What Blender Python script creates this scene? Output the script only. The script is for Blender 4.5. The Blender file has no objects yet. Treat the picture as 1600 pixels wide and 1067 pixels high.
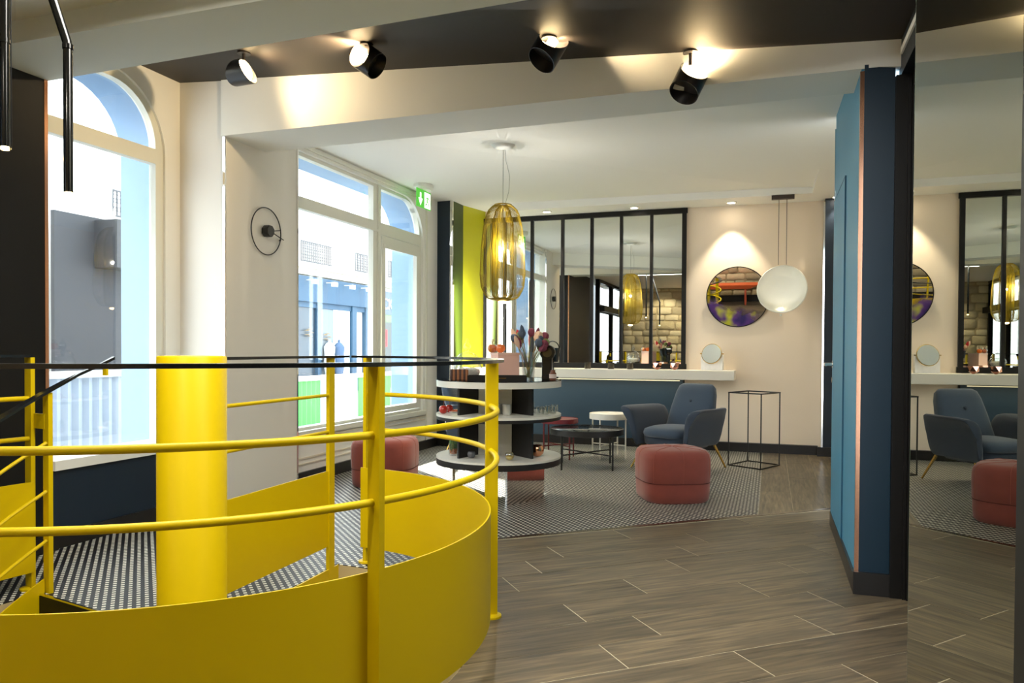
import bpy, bmesh, math, random
from mathutils import Vector, Matrix
random.seed(7)
S = bpy.context.scene
COL = S.collection
PI = math.pi
# ---------------------------------------------------------------- camera, world, sun, exposure
# World axes follow the room: x runs along the back wall, y from the camera to the back wall.
AA = math.radians(18.9); PT = math.radians(.9); RL = math.radians(.3); H = 1.15
def C(X, Y, z=None):                    # point given across / along the viewing direction -> room axes
    x = math.cos(AA)*X - math.sin(AA)*Y; y = math.sin(AA)*X + math.cos(AA)*Y
    return (x, y) if z is None else (x, y, z)
def rotv(v): x, y = C(v.x, v.y); return Vector((x, y, v.z))
fw = Vector((0, math.cos(PT), -math.sin(PT))); r0 = Vector((1, 0, 0)); u0 = r0.cross(fw)
rt = r0*math.cos(RL) + u0*math.sin(RL); up = -r0*math.sin(RL) + u0*math.cos(RL)
cd = bpy.data.cameras.new('camera'); cam = bpy.data.objects.new('camera', cd); COL.objects.link(cam)
cd.sensor_width = 36; cd.sensor_fit = 'HORIZONTAL'; cd.lens = 36*1180/1600
cd.shift_x = 0; cd.shift_y = (545 + 1180*math.tan(PT) - 533.5)/1600; cd.clip_start = .05; cd.clip_end = 200
M = Matrix.Identity(4)
for i, v in enumerate((rotv(rt), rotv(up), -rotv(fw))): M.col[i][:3] = v
M.col[3][:3] = (0, 0, H); cam.matrix_world = M
S.camera = cam
S.view_settings.view_transform = 'Standard'; S.view_settings.look = 'None'
S.view_settings.gamma = 1; S.view_settings.use_curve_mapping = False
S.view_settings.exposure = 1.12
w = bpy.data.worlds.new('sky'); S.world = w; w.use_nodes = True
bg = w.node_tree.nodes['Background']; bg.inputs[0].default_value = (.86, .93, 1, 1); bg.inputs[1].default_value = 3.6
def light(name, typ, loc, e, col=(1, 1, 1), aim=None, size=.1, size_y=None, spot=None, blend=.5, parent=None):
    l = bpy.data.lights.new(name, typ); l.energy = e; l.color = col
    if typ == 'AREA':
        l.size = size
        if size_y: l.shape = 'RECTANGLE'; l.size_y = size_y
    elif typ == 'SUN': l.angle = math.radians(.6)
    else: l.shadow_soft_size = size
    if typ == 'SPOT': l.spot_size = math.radians(spot); l.spot_blend = blend
    o = bpy.data.objects.new(name, l); COL.objects.link(o); o.location = loc
    if aim is not None: o.rotation_euler = (Vector(aim)-Vector(loc)).to_track_quat('-Z', 'Y').to_euler()
    o['kind'] = 'helper'
    return o
light('sun', 'SUN', (-12, 20, 15), 16, (1, .95, .86), aim=(-12+.777, 20-.632, 15-.80))
light('stair_fill_light', 'AREA', (-1.2, 1.98, 2.72), 58, (1, .96, .88), aim=(-1.2, 1.8, 0), size=3.0, size_y=.55)  # fill added over the stair, no fitting in the ceiling
light('stair_front_fill', 'SPOT', (-1.7, .1, 2.66), 45, (1, .93, .8), aim=(-1.6, 1.3, .3), size=.08, spot=110, blend=.8)  # extra spot added to brighten the front of the stair guard
for _x in (-2.6, -1.5, -.4): light('rear_wall_fill', 'SPOT', (_x, -1.25, 2.70), 30, (1, .88, .68), aim=(_x, -2.0, 1.2), size=.03, spot=100)  # spots added to brighten the stone wall, no fittings there

# ---------------------------------------------------------------- helpers
def lin(c): return tuple(((x/255+.055)/1.055)**2.4 if x/255 > .04045 else x/255/12.92 for x in c)
MATS = {}
def mat(name, col, rough=.5, metal=0, noise=None, emit=None, spec=.5, bump=0, bscale=60, coat=0, sheen=0):
    if name in MATS: return MATS[name]
    m = bpy.data.materials.new(name); m.use_nodes = True; MATS[name] = m
    nt = m.node_tree; b = nt.nodes['Principled BSDF']; c = lin(col)
    b.inputs['Base Color'].default_value = (*c, 1); b.inputs['Roughness'].default_value = rough
    b.inputs['Metallic'].default_value = metal; b.inputs['Specular IOR Level'].default_value = spec
    b.inputs['Coat Weight'].default_value = coat; b.inputs['Sheen Weight'].default_value = sheen
    if emit: b.inputs['Emission Color'].default_value = (*lin(emit[0]), 1); b.inputs['Emission Strength'].default_value = emit[1]
    if noise or bump:
        tc = nt.nodes.new('ShaderNodeTexCoord'); n = nt.nodes.new('ShaderNodeTexNoise')
        n.inputs['Scale'].default_value = (noise[1] if noise else bscale); n.inputs['Detail'].default_value = 4
        nt.links.new(tc.outputs['Object'], n.inputs['Vector'])
        if noise:
            r = nt.nodes.new('ShaderNodeMapRange'); r.inputs[3].default_value = 1-noise[0]; r.inputs[4].default_value = 1+noise[0]
            nt.links.new(n.outputs[0], r.inputs[0])
            mx = nt.nodes.new('ShaderNodeVectorMath'); mx.operation = 'SCALE'; mx.inputs[0].default_value = c
            nt.links.new(r.outputs[0], mx.inputs['Scale']); nt.links.new(mx.outputs[0], b.inputs['Base Color'])
        if bump:
            n2 = nt.nodes.new('ShaderNodeTexNoise'); n2.inputs['Scale'].default_value = bscale
            nt.links.new(tc.outputs['Object'], n2.inputs['Vector'])
            bp = nt.nodes.new('ShaderNodeBump'); bp.inputs['Strength'].default_value = bump; bp.inputs['Distance'].default_value = .01
            nt.links.new(n2.outputs[0], bp.inputs['Height']); nt.links.new(bp.outputs[0], b.inputs['Normal'])
    return m
def glass(name, tint=(1, 1, 1), refl=.12):
    if name in MATS: return MATS[name]
    m = bpy.data.materials.new(name); m.use_nodes = True; MATS[name] = m; nt = m.node_tree
    nt.nodes.remove(nt.nodes['Principled BSDF']); out = nt.nodes['Material Output']
    t = nt.nodes.new('ShaderNodeBsdfTransparent'); t.inputs[0].default_value = (*tint, 1)
    g = nt.nodes.new('ShaderNodeBsdfGlossy'); g.inputs['Roughness'].default_value = .02
    lw = nt.nodes.new('ShaderNodeLayerWeight'); lw.inputs[0].default_value = .5
    pw = nt.nodes.new('ShaderNodeMath'); pw.operation = 'POWER'; pw.inputs[1].default_value = 4.5
    f = nt.nodes.new('ShaderNodeMath'); f.operation = 'MULTIPLY_ADD'; f.inputs[1].default_value = .75; f.inputs[2].default_value = refl*.4
    nt.links.new(lw.outputs['Facing'], pw.inputs[0]); nt.links.new(pw.outputs[0], f.inputs[0])
    mx = nt.nodes.new('ShaderNodeMixShader')
    nt.links.new(f.outputs[0], mx.inputs[0]); nt.links.new(t.outputs[0], mx.inputs[1])
    nt.links.new(g.outputs[0], mx.inputs[2]); nt.links.new(mx.outputs[0], out.inputs[0])
    return m
class MB:
    def __init__(s): s.v = []; s.f = []; s.sm = []
    def add(s, vs, fs, sm=False):
        n = len(s.v); s.v += [tuple(x) for x in vs]; s.f += [tuple(n+i for i in f) for f in fs]; s.sm += [sm]*len(fs); return s
    def box(s, x0, x1, y0, y1, z0, z1):
        vs = [(x, y, z) for z in (z0, z1) for y in (y0, y1) for x in (x0, x1)]
        return s.add(vs, [(0, 2, 3, 1), (4, 5, 7, 6), (0, 1, 5, 4), (2, 6, 7, 3), (0, 4, 6, 2), (1, 3, 7, 5)])
    def obox(s, c, ax, ay, az, hx, hy, hz):           # oriented box
        c = Vector(c); ax, ay, az = (Vector(a).normalized() for a in (ax, ay, az))
        vs = [c + ax*hx*i + ay*hy*j + az*hz*k for k in (-1, 1) for j in (-1, 1) for i in (-1, 1)]
        return s.add(vs, [(0, 2, 3, 1), (4, 5, 7, 6), (0, 1, 5, 4), (2, 6, 7, 3), (0, 4, 6, 2), (1, 3, 7, 5)])
    def prism(s, poly, z0, z1):
        n = len(poly); vs = [(x, y, z0) for x, y in poly] + [(x, y, z1) for x, y in poly]
        return s.add(vs, [tuple(range(n-1, -1, -1)), tuple(range(n, 2*n))] + [(i, (i+1) % n, n+(i+1) % n, n+i) for i in range(n)])
    def tube(s, pts, r, seg=8, caps=True, flat=None):
        pts = [Vector(p) for p in pts]; rr = r if isinstance(r, (list, tuple)) else [r]*len(pts); rings = []
        d0 = (pts[1]-pts[0]).normalized(); a = d0.orthogonal().normalized()
        for i, p in enumerate(pts):
            d = (pts[min(i+1, len(pts)-1)] - pts[max(i-1, 0)]).normalized()
            a = (a - d*a.dot(d)).normalized(); b = d.cross(a)
            rings.append([p + (a*math.cos(2*PI*k/seg) + b*math.sin(2*PI*k/seg))*rr[i] for k in range(seg)])
        vs = [v for r_ in rings for v in r_]
        fs = [(i*seg+k, i*seg+(k+1) % seg, (i+1)*seg+(k+1) % seg, (i+1)*seg+k) for i in range(len(pts)-1) for k in range(seg)]
        s.add(vs, fs, seg > 4)
        if caps:
            s.add(rings[0], [tuple(range(seg-1, -1, -1))]); s.add(rings[-1], [tuple(range(seg))])
        return s
    def lathe(s, prof, c=(0, 0, 0), seg=32, a0=0, a1=2*PI, sx=1, sy=1, fn=None, cap=True):
        full = abs(a1-a0-2*PI) < 1e-6; n = seg if full else seg+1; vs = []
        for r, z in prof:
            for k in range(n):
                a = a0+(a1-a0)*k/seg; q = r*(fn(a) if fn else 1)
                vs.append((c[0]+q*math.cos(a)*sx, c[1]+q*math.sin(a)*sy, c[2]+z))
        fs = [(i*n+k, i*n+(k+1) % n, (i+1)*n+(k+1) % n, (i+1)*n+k) for i in range(len(prof)-1) for k in range(seg)]
        s.add(vs, fs, True)
        if cap and full and prof[0][0] > 1e-4: s.add(vs[:n], [tuple(range(n-1, -1, -1))])
        if cap and full and prof[-1][0] > 1e-4: s.add(vs[-n:], [tuple(range(n))])
        return s
    def arcwall(s, c, r0_, r1_, a0, a1, z0, z1, seg=48):          # curved slab
        vs = []; n = seg+1
        for k in range(n):
            t = k/seg; a = math.radians(a0+(a1-a0)*t)
            zz0 = z0(t) if callable(z0) else z0; zz1 = z1(t) if callable(z1) else z1
            for r, z in ((r0_, zz0), (r1_, zz0), (r1_, zz1), (r0_, zz1)): vs.append((c[0]+r*math.cos(a), c[1]+r*math.sin(a), z))
        fs = [(4*k+j, 4*k+(j+1) % 4, 4*k+4+(j+1) % 4, 4*k+4+j) for k in range(seg) for j in range(4)]
        fs += [(3, 2, 1, 0), (4*seg, 4*seg+1, 4*seg+2, 4*seg+3)]
        return s.add(vs, fs, True)
    def build(s, name, m, parent=None, loc=None, rz=0, bevel=0, subd=0, mx=None, ang=40):
        me = bpy.data.meshes.new(name); me.from_pydata(s.v, [], s.f); me.update()
        bm = bmesh.new(); bm.from_mesh(me); bmesh.ops.recalc_face_normals(bm, faces=bm.faces); bm.to_mesh(me); bm.free()
        me.polygons.foreach_set('use_smooth', s.sm)
        if any(s.sm):
            try: me.set_sharp_from_angle(angle=math.radians(ang))
            except Exception: pass
        me.materials.append(m)
        o = bpy.data.objects.new(name, me); COL.objects.link(o)
        if parent: o.parent = parent
        if loc is not None: o.location = loc
        if rz: o.rotation_euler = (0, 0, rz)
        if mx is not None: o.matrix_local = mx
        if bevel: b = o.modifiers.new('b', 'BEVEL'); b.width = bevel; b.segments = 2; b.limit_method = 'ANGLE'
        if subd: b = o.modifiers.new('s', 'SUBSURF'); b.levels = b.render_levels = subd
        return o
def tag(o, label=None, cat=None, group=None, kind=None):
    if label: o['label'] = label
    if cat: o['category'] = cat
    if group: o['group'] = group
    if kind: o['kind'] = kind
    return o
def thing(name, loc, label, cat, group=None, rz=0):
    o = bpy.data.objects.new(name, None); COL.objects.link(o); o.location = loc; o.rotation_euler = (0, 0, rz); o.empty_display_size = .05
    return tag(o, label, cat, group)
def struct(name, mb, m, label=None, **k): return tag(mb.build(name, m, **k), label, kind='structure')
def empty_struct(name, loc=(0, 0, 0), label=None):
    o = bpy.data.objects.new(name, None); COL.objects.link(o); o.location = loc; return tag(o, label, kind='structure')
def dup(o, loc, rz=None, label=None, scale=None):
    def cp(a, par):
        c = a.copy(); COL.objects.link(c); c.parent = par
        for ch in a.children: cp(ch, c)
        return c
    r = cp(o, None); r.location = loc
    if rz is not None: r.rotation_euler = (0, 0, rz)
    if label: r['label'] = label
    if scale: r.scale = (scale,)*3
    return r
def plate(name, outer, holes, th, m, mx, parent=None):            # flat 2D shape with holes, given thickness
    cu = bpy.data.curves.new(name, 'CURVE'); cu.dimensions = '2D'; cu.fill_mode = 'BOTH'; cu.extrude = th/2
    for loop in [outer]+holes:
        sp = cu.splines.new('POLY'); sp.points.add(len(loop)-1); sp.use_cyclic_u = True
        for p, q in zip(sp.points, loop): p.co = (q[0], q[1], 0, 1)
    tmp = bpy.data.objects.new('tmp', cu); COL.objects.link(tmp)
    me = bpy.data.meshes.new_from_object(tmp.evaluated_get(bpy.context.evaluated_depsgraph_get()))
    bpy.data.objects.remove(tmp); me.name = name; me.materials.clear(); me.materials.append(m)
    o = bpy.data.objects.new(name, me); COL.objects.link(o)
    if parent: o.parent = parent
    o.matrix_local = mx
    return o
def mxv(x):        # plane x = const; 2D coordinates are (y, z); thickness along x, centred on x
    return Matrix(((0, 0, 1, x), (1, 0, 0, 0), (0, 1, 0, 0), (0, 0, 0, 1)))
def mxu(y):        # plane y = const; 2D coordinates are (x, z)
    return Matrix(((1, 0, 0, 0), (0, 0, -1, y), (0, 1, 0, 0), (0, 0, 0, 1)))
def rect(a, b, c, d): return [(a, c), (b, c), (b, d), (a, d)]
def rrect(a, b, c, d, tl=0, tr=0, n=10):       # rectangle with rounded top corners (a,b horizontal, c,d vertical)
    p = [(a, c), (b, c)]
    if tr: p += [(b-tr+tr*math.cos(PI/2*k/n), d-tr+tr*math.sin(PI/2*k/n)) for k in range(n+1)]
    else: p.append((b, d))
    if tl: p += [(a+tl-tl*math.sin(PI/2*k/n), d-tl+tl*math.cos(PI/2*k/n)) for k in range(n+1)]
    else: p.append((a, d))
    return p

# ---------------------------------------------------------------- materials
cream = mat('cream_plaster', (238, 222, 200), .85, noise=(.02, 3))
white = mat('white_plaster', (236, 236, 230), .85, noise=(.015, 3))
ceilm = mat('ceiling_paint', (243, 242, 236), .8)
frame_w = mat('window_paint', (226, 226, 214), .45)
blackm = mat('black_paint', (14, 13, 12), .5, spec=.3)
blackc = mat('black_ceiling_paint', (38, 32, 28), .6)
skirt = mat('skirting_black', (26, 24, 23), .35)
navy = mat('navy_paint', (12, 32, 50), .5, noise=(.03, 5))
dblue = mat('deep_and_shaded_blue', (0, 38, 58), .45, noise=(.04, 20))
blue = mat('blue_panel', (72, 142, 176), .5, noise=(.03, 20))
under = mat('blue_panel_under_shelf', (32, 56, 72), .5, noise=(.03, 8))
olive = mat('lime_paint', (204, 202, 28), .4)
yellow = mat('yellow_steel', (212, 184, 0), .42, noise=(.015, 4), spec=.3)
rails = mat('rail_black', (26, 28, 30), .22)
chrome = mat('polished_steel', (235, 232, 228), .06, 1)
mirr = mat('mirror_glass', (225, 228, 222), .0, 1)
mirrd = mat('grey_mirror', (178, 180, 165), .0, 1)
copper = mat('copper_strip', (214, 160, 128), .2, 1)
brass = mat('brass', (200, 165, 90), .25, 1)
winglass = glass('window_glass', (.97, .985, .98), .15)
clear = glass('clear_glass', (.95, .965, .965), .40)
extblue = mat('exterior_blue', (122, 152, 184), .6)
metal_d = mat('dark_steel', (24, 24, 24), .4)

# plank material: each plank its own tint, grain along the local x axis
def plankmat():
    m = bpy.data.materials.new('wood_look_tile'); m.use_nodes = True; nt = m.node_tree; b = nt.nodes['Principled BSDF']
    tc = nt.nodes.new('ShaderNodeTexCoord'); oi = nt.nodes.new('ShaderNodeObjectInfo')
    mp = nt.nodes.new('ShaderNodeMapping'); mp.inputs['Scale'].default_value = (1.6, 22, 4)
    ad = nt.nodes.new('ShaderNodeVectorMath'); ad.operation = 'ADD'
    sc = nt.nodes.new('ShaderNodeVectorMath'); sc.operation = 'SCALE'; sc.inputs[0].default_value = (31, 17, 7)
    nt.links.new(oi.outputs['Random'], sc.inputs['Scale']); nt.links.new(tc.outputs['Object'], mp.inputs[0])
    nt.links.new(mp.outputs[0], ad.inputs[0]); nt.links.new(sc.outputs[0], ad.inputs[1])
    n = nt.nodes.new('ShaderNodeTexNoise'); n.inputs['Scale'].default_value = 2.2; n.inputs['Detail'].default_value = 7; n.inputs['Distortion'].default_value = .6
    nt.links.new(ad.outputs[0], n.inputs['Vector'])
    mp2 = nt.nodes.new('ShaderNodeMapping'); mp2.inputs['Scale'].default_value = (1.0, 3, 1)
    nt.links.new(ad.outputs[0], mp2.inputs[0]); n2 = nt.nodes.new('ShaderNodeTexNoise'); n2.inputs['Scale'].default_value = .35
    nt.links.new(ad.outputs[0], n2.inputs['Vector'])
    cr = nt.nodes.new('ShaderNodeValToRGB'); e = cr.color_ramp.elements
    e[0].position = .3; e[0].color = (*lin((70, 64, 53)), 1); e[1].position = .72; e[1].color = (*lin((128, 113, 87)), 1)
    k = cr.color_ramp.elements.new(.5); k.color = (*lin((99, 88, 70)), 1)
    nt.links.new(n.outputs[0], cr.inputs[0])
    mr = nt.nodes.new('ShaderNodeMapRange'); mr.inputs[3].default_value = .74; mr.inputs[4].default_value = 1.25
    nt.links.new(oi.outputs['Random'], mr.inputs[0])
    m2 = nt.nodes.new('ShaderNodeMath'); m2.operation = 'MULTIPLY'
    mr2 = nt.nodes.new('ShaderNodeMapRange'); mr2.inputs[1].default_value = .3; mr2.inputs[2].default_value = .7; mr2.inputs[3].default_value = .85; mr2.inputs[4].default_value = 1.15
    nt.links.new(n2.outputs[0], mr2.inputs[0]); nt.links.new(mr.outputs[0], m2.inputs[0]); nt.links.new(mr2.outputs[0], m2.inputs[1])
    s2 = nt.nodes.new('ShaderNodeVectorMath'); s2.operation = 'SCALE'
    nt.links.new(cr.outputs[0], s2.inputs[0]); nt.links.new(m2.outputs[0], s2.inputs['Scale']); nt.links.new(s2.outputs[0], b.inputs['Base Color'])
    b.inputs['Roughness'].default_value = .42
    bp = nt.nodes.new('ShaderNodeBump'); bp.inputs['Strength'].default_value = .15; bp.inputs['Distance'].default_value = .004
    nt.links.new(n.outputs[0], bp.inputs['Height']); nt.links.new(bp.outputs[0], b.inputs['Normal'])
    return m
plankm = plankmat()
def mosaicmat():
    m = bpy.data.materials.new('basket_mosaic'); m.use_nodes = True; nt = m.node_tree; b = nt.nodes['Principled BSDF']
    tc = nt.nodes.new('ShaderNodeTexCoord'); mp = nt.nodes.new('ShaderNodeMapping')
    mp.inputs['Rotation'].default_value = (0, 0, math.radians(45)); mp.inputs['Scale'].default_value = (1/.0345,)*3
    nt.links.new(tc.outputs['Object'], mp.inputs[0]); sx = nt.nodes.new('ShaderNodeSeparateXYZ'); nt.links.new(mp.outputs[0], sx.inputs[0])
    def mth(op, a, bb=None):
        n = nt.nodes.new('ShaderNodeMath'); n.operation = op
        for i, v in enumerate((a, bb)):
            if v is None: continue
            if isinstance(v, (int, float)): n.inputs[i].default_value = v
            else: nt.links.new(v, n.inputs[i])
        return n.outputs[0]
    def cell(v): return mth('ABSOLUTE', mth('SUBTRACT', mth('FRACT', v), .5))
    cx = mth('LESS_THAN', cell(sx.outputs[0]), .275); cy = mth('LESS_THAN', cell(sx.outputs[1]), .235)
    k = mth('MULTIPLY', cx, cy)
    mx = nt.nodes.new('ShaderNodeMix'); mx.data_type = 'RGBA'
    mx.inputs['A'].default_value = (*lin((24, 24, 26)), 1); mx.inputs['B'].default_value = (*lin((222, 220, 206)), 1)
    nt.links.new(k, mx.inputs['Factor']); nt.links.new(mx.outputs['Result'], b.inputs['Base Color'])
    b.inputs['Roughness'].default_value = .45; b.inputs['Specular IOR Level'].default_value = .35
    bp = nt.nodes.new('ShaderNodeBump'); bp.inputs['Strength'].default_value = .2; bp.inputs['Distance'].default_value = .001
    nt.links.new(k, bp.inputs['Height']); nt.links.new(bp.outputs[0], b.inputs['Normal'])
    return m
mosm = mosaicmat()
grout = mat('grout', (205, 196, 172), .9)

# ================================================================= STRUCTURE
SX = .95; PC = C(-1.25, 2.95); PR = 1.10                      # stair opening
TH = math.radians(20.8)+AA                          # long direction of the floor planks, room axes
ex = Vector((math.cos(TH), math.sin(TH))); ey = Vector((-math.sin(TH), math.cos(TH)))
def st(p): return p[0]*ex.x+p[1]*ex.y, p[0]*ey.x+p[1]*ey.y
cs, ct = st(PC)
def ST(s, t): return (s*ex.x+t*ey.x, s*ex.y+t*ey.y)
def slices(s0, s1, t0, t1, n, R=PR):                # rectangle minus the stair disc, as quads in (s, t)
    q = []
    for i in range(n):
        a = s0+(s1-s0)*i/n; b = s0+(s1-s0)*(i+1)/n
        def iv(s):
            h = R*R-(s-cs)**2
            return None if h <= 0 else (ct-math.sqrt(h), ct+math.sqrt(h))
        A, B = iv(a), iv(b)
        cl = lambda v: min(max(v, t0), t1)
        if A is None and B is None: q.append((a, b, t0, t1, t0, t1)); continue
        A = A or (ct, ct); B = B or (ct, ct)
        if cl(A[0]) > t0+1e-5 or cl(B[0]) > t0+1e-5: q.append((a, b, t0, cl(A[0]), t0, cl(B[0])))
        if cl(A[1]) < t1-1e-5 or cl(B[1]) < t1-1e-5: q.append((a, b, cl(A[1]), t1, cl(B[1]), t1))
    return q
def slab(quads, o, z0, z1):
    mb = MB()
    for a, b, l0, h0, l1, h1 in quads:
        if h0-l0 < 1e-4 and h1-l1 < 1e-4: continue
        P = [(a-o[0], l0-o[1]), (b-o[0], l1-o[1]), (b-o[0], h1-o[1]), (a-o[0], h0-o[1])]
        mb.prism(P, z0, z1)
    return mb
floor = struct('floor', slab(slices(-5.2, 4.5, -1.6, 3.08, 110) + slices(SX, 4.5, 3.08, 4.27, 40), (0, 0), -.06, -.0015), grout, 'pale grout bed under wood look tiles', rz=TH)
# individual planks (a plank = .95 x .235)
offs = {2.261: 1.814, 2.498: 1.361, 2.731: 1.643, 2.967: 1.425, 3.2: 1.861, 3.434: 1.304, 3.67: 1.521, 3.905: 1.75, 4.14: 1.36}
rows = sorted(offs)
rr_ = [rows[0]-.2348*k for k in range(16, 0, -1)]
for k, r in enumerate(rr_): offs[r] = 1.814+[.37, .62, .15, .8, .5, .05, .7, .3][k % 8]
cache = {}
npl = 0
for r in sorted(offs):
    t0, t1 = r-.1174+.0018, min(r+.1174-.0018, 4.268)
    k0 = offs[r]
    s = k0-.95*6
    while s < 4.3:
        a, b = s+.003, s+.95-.003
        s += .95
        if r > 3.2:
            if b < SX: continue
            a = max(a, SX)
        cxm, cym = (a+b)/2, (t0+t1)/2
        x, y = cxm*ex.x+cym*ey.x, cxm*ex.y+cym*ey.y
        if x > 1.1 or x < -4.6 or y < -2.3: continue
        far = min(math.hypot(px-cs, py-ct) for px in (a, b, max(a, min(b, cs))) for py in (t0, t1, max(t0, min(t1, ct))))
        if math.hypot(cxm-cs, cym-ct) < PR-.2 and all(math.hypot(px-cs, py-ct) < PR for px in (a, b) for py in (t0, t1)): continue
        if far > PR:
            key = (round(t1-t0, 3), round(b-a, 3))
            if key not in cache:
                mb = MB().box(-(b-a)/2, (b-a)/2, -(t1-t0)/2, (t1-t0)/2, -.010, 0)
                o = mb.build('plank', plankm, floor); cache[key] = o.data
            else:
                o = bpy.data.objects.new('plank', cache[key]); COL.objects.link(o); o.parent = floor
        else:
            q = slices(a, b, t0, t1, 24)
            if not q: continue
            o = slab(q, (cxm, cym), -.010, 0).build('plank', plankm, floor)
        o.location = (cxm, cym, 0); npl += 1
# mirror-finish step strip
struct('trim_1', slab([(SX, 4.6, 4.27, 4.31, 4.27, 4.31)], (0, 0), -.03, .002), mat('dull_metal', (120, 112, 98), .25, .9), 'polished metal strip between tiles and mosaic', rz=TH)
# mosaic floor (polygon from the strip to the walls)
def ST(s, t): return (s*ex.x+t*ey.x, s*ex.y+t*ey.y)
def line_at_x(x, t=4.31): s = (x - t*ey.x)/ex.x; return ST(s, t)
mpoly = [line_at_x(-4.16), line_at_x(-.07), (-.07, 9.0), (-4.16, 9.0)]
struct('floor_2', MB().prism(mpoly, -.06, 0), mosm, 'black and white mosaic floor')
mb = MB()
for a, b, l0, h0, l1, h1 in slices(-3.3, SX, 3.08, 4.3099, 90):
    if h0-l0 > 1e-4 or h1-l1 > 1e-4: mb.prism([ST(a, l0), ST(b, l1), ST(b, h1), ST(a, h0)], -.004, 0)
struct('floor_5', mb, mosm, 'mosaic floor around the back of the stair')
pb = [line_at_x(-.07), line_at_x(.8), (.8, 9.0), (-.07, 9.0)]
fb = struct('floor_3', MB().prism(pb, -.06, -.004), grout, 'grout bed of the tiled strip by the right wall')
for i in range(4):
    x0 = -.07+.235*i+.0015; x1 = x0+.232
    ys = [5.55, 6.49, 7.44, 8.39, 8.97] if i % 2 == 0 else [5.55, 6.06, 7.24, 8.19, 8.97]
    for j in range(len(ys)-1):
        y0 = max(ys[j], line_at_x(x1)[1]+.003, line_at_x(x0)[1]+.003) if j == 0 else ys[j]
        L = ys[j+1]-y0-.003
        if L < .05: continue
        cxm = (x0+x1)/2; poly = None
        if j == 0:
            q0 = line_at_x(x0)[1]+.004; q1 = line_at_x(x1)[1]+.004; ye = ys[1]-.0015
            mb = MB().prism([(q0-ye, -(x0-cxm)) , (0, -(x0-cxm)), (0, -(x1-cxm)), (q1-ye, -(x1-cxm))], -.008, 0)
            o = mb.build('plank', plankm, fb); o.location = (cxm, ye, 0); o.rotation_euler = (0, 0, PI/2)
            continue
        mb = MB().box(-L/2, L/2, -.116, .116, -.010, 0)
        o = mb.build('plank', plankm, fb); o.location = (cxm, y0+L/2, 0); o.rotation_euler = (0, 0, PI/2)
# stairwell: lining and floor below
wood_l = mat('stairwell_lining', (196, 180, 140), .6, noise=(.12, 9))
struct('wall_stairwell', MB().arcwall(PC, PR, PR+.05, 0, 360, -2.4, -.0045, 64), wood_l, 'curved pale lining of the stair opening')
struct('floor_4', MB().box(-3.6, -.7, .9, 3.9, -2.5, -2.4), blackm, 'dark floor of the level below')

# ---- window wall 2 (beside the lounge)
WX = -3.742
O2 = rrect(4.9, 7.80, .42, 2.80, tl=.42, tr=.46)
plate('wall_left', rect(4.5, 9.0, 0, 2.90), [O2], .10, white, mxv(WX-.05))['kind'] = 'structure'
plate('wall_left_outer', rect(4.62, 9.6, -.15, 7), [O2], .30, extblue, mxv(WX-.25))['kind'] = 'structure'
w2 = empty_struct('window_2', (0, 0, 0), 'white painted casement window with rounded corners')
fr = [rrect(4.97, 6.712, 2.43, 2.77, tl=.30), rrect(6.87, 7.76, 2.43, 2.77, tr=.34), rect(4.97, 6.712, .47, 2.33), rect(6.87, 7.76, .47, 2.31)]
o = plate('window_frame', O2, fr, .06, frame_w, mxv(WX-.06), w2)
mb = MB()
for a, b, c_, d in ((4.9, 6.79, 2.325, 2.345), (6.93, 7.74, 2.18, 2.22), (6.79, 6.80, .45, 2.8)): mb.box(WX-.03, WX-.015, a, b, c_, d)
mb.build('glazing_bead', frame_w, w2)
plate('sash_frame', rect(6.885, 7.75, .48, 2.30), [rect(6.955, 7.68, .54, 2.19)], .045, frame_w, mxv(WX-.045), w2)
for k, h in enumerate(fr): plate('pane', h, [], .006, winglass, mxv(WX-.075), w2)
mb = MB(); mb.box(WX-.02, WX+.03, 4.9, 7.84, .40, .445); mb.build('window_sill', frame_w, w2)
# panelling below window 2
pn = mat('panel_cream', (222, 214, 196), .5)
mb = MB()
for z0, z1 in ((.37, .385), (.335, .345), (.205, .22), (.16, .17)): mb.box(WX, WX+.012, 5.0, 7.85, z0, z1)
struct('trim_2', mb, pn, 'moulding lines on the panel under the window')
mb = MB().box(WX, WX+.014, 7.86, 7.885, .1, 2.84); mb.box(WX, WX+.02, 4.9, 7.9, 2.83, 2.86)
struct('trim_3', mb, frame_w, 'raised surround of the lounge window')
struct('baseboard_left', MB().box(WX, WX+.025, 5.32, 8.18, 0, .10), skirt)
# clock wall (pier) and white wall facing the camera
struct('wall_pier', MB().prism([(-4.16, 4.505), (-3.70, 4.455), (-3.70, 5.325), (-3.9, 5.325), (-3.9, 4.9), (-4.16, 4.9)], 0, 3.12), mat('pier_paint', (230, 226, 217), .85), 'cream pier carrying the wire clock')
struct('trim_4', MB().box(-3.71, -3.692, 5.318, 5.334, 0, 2.83).box(-3.712, -3.694, 4.447, 4.460, 0, 2.655), chrome, 'polished corner strips on the pier')
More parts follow.
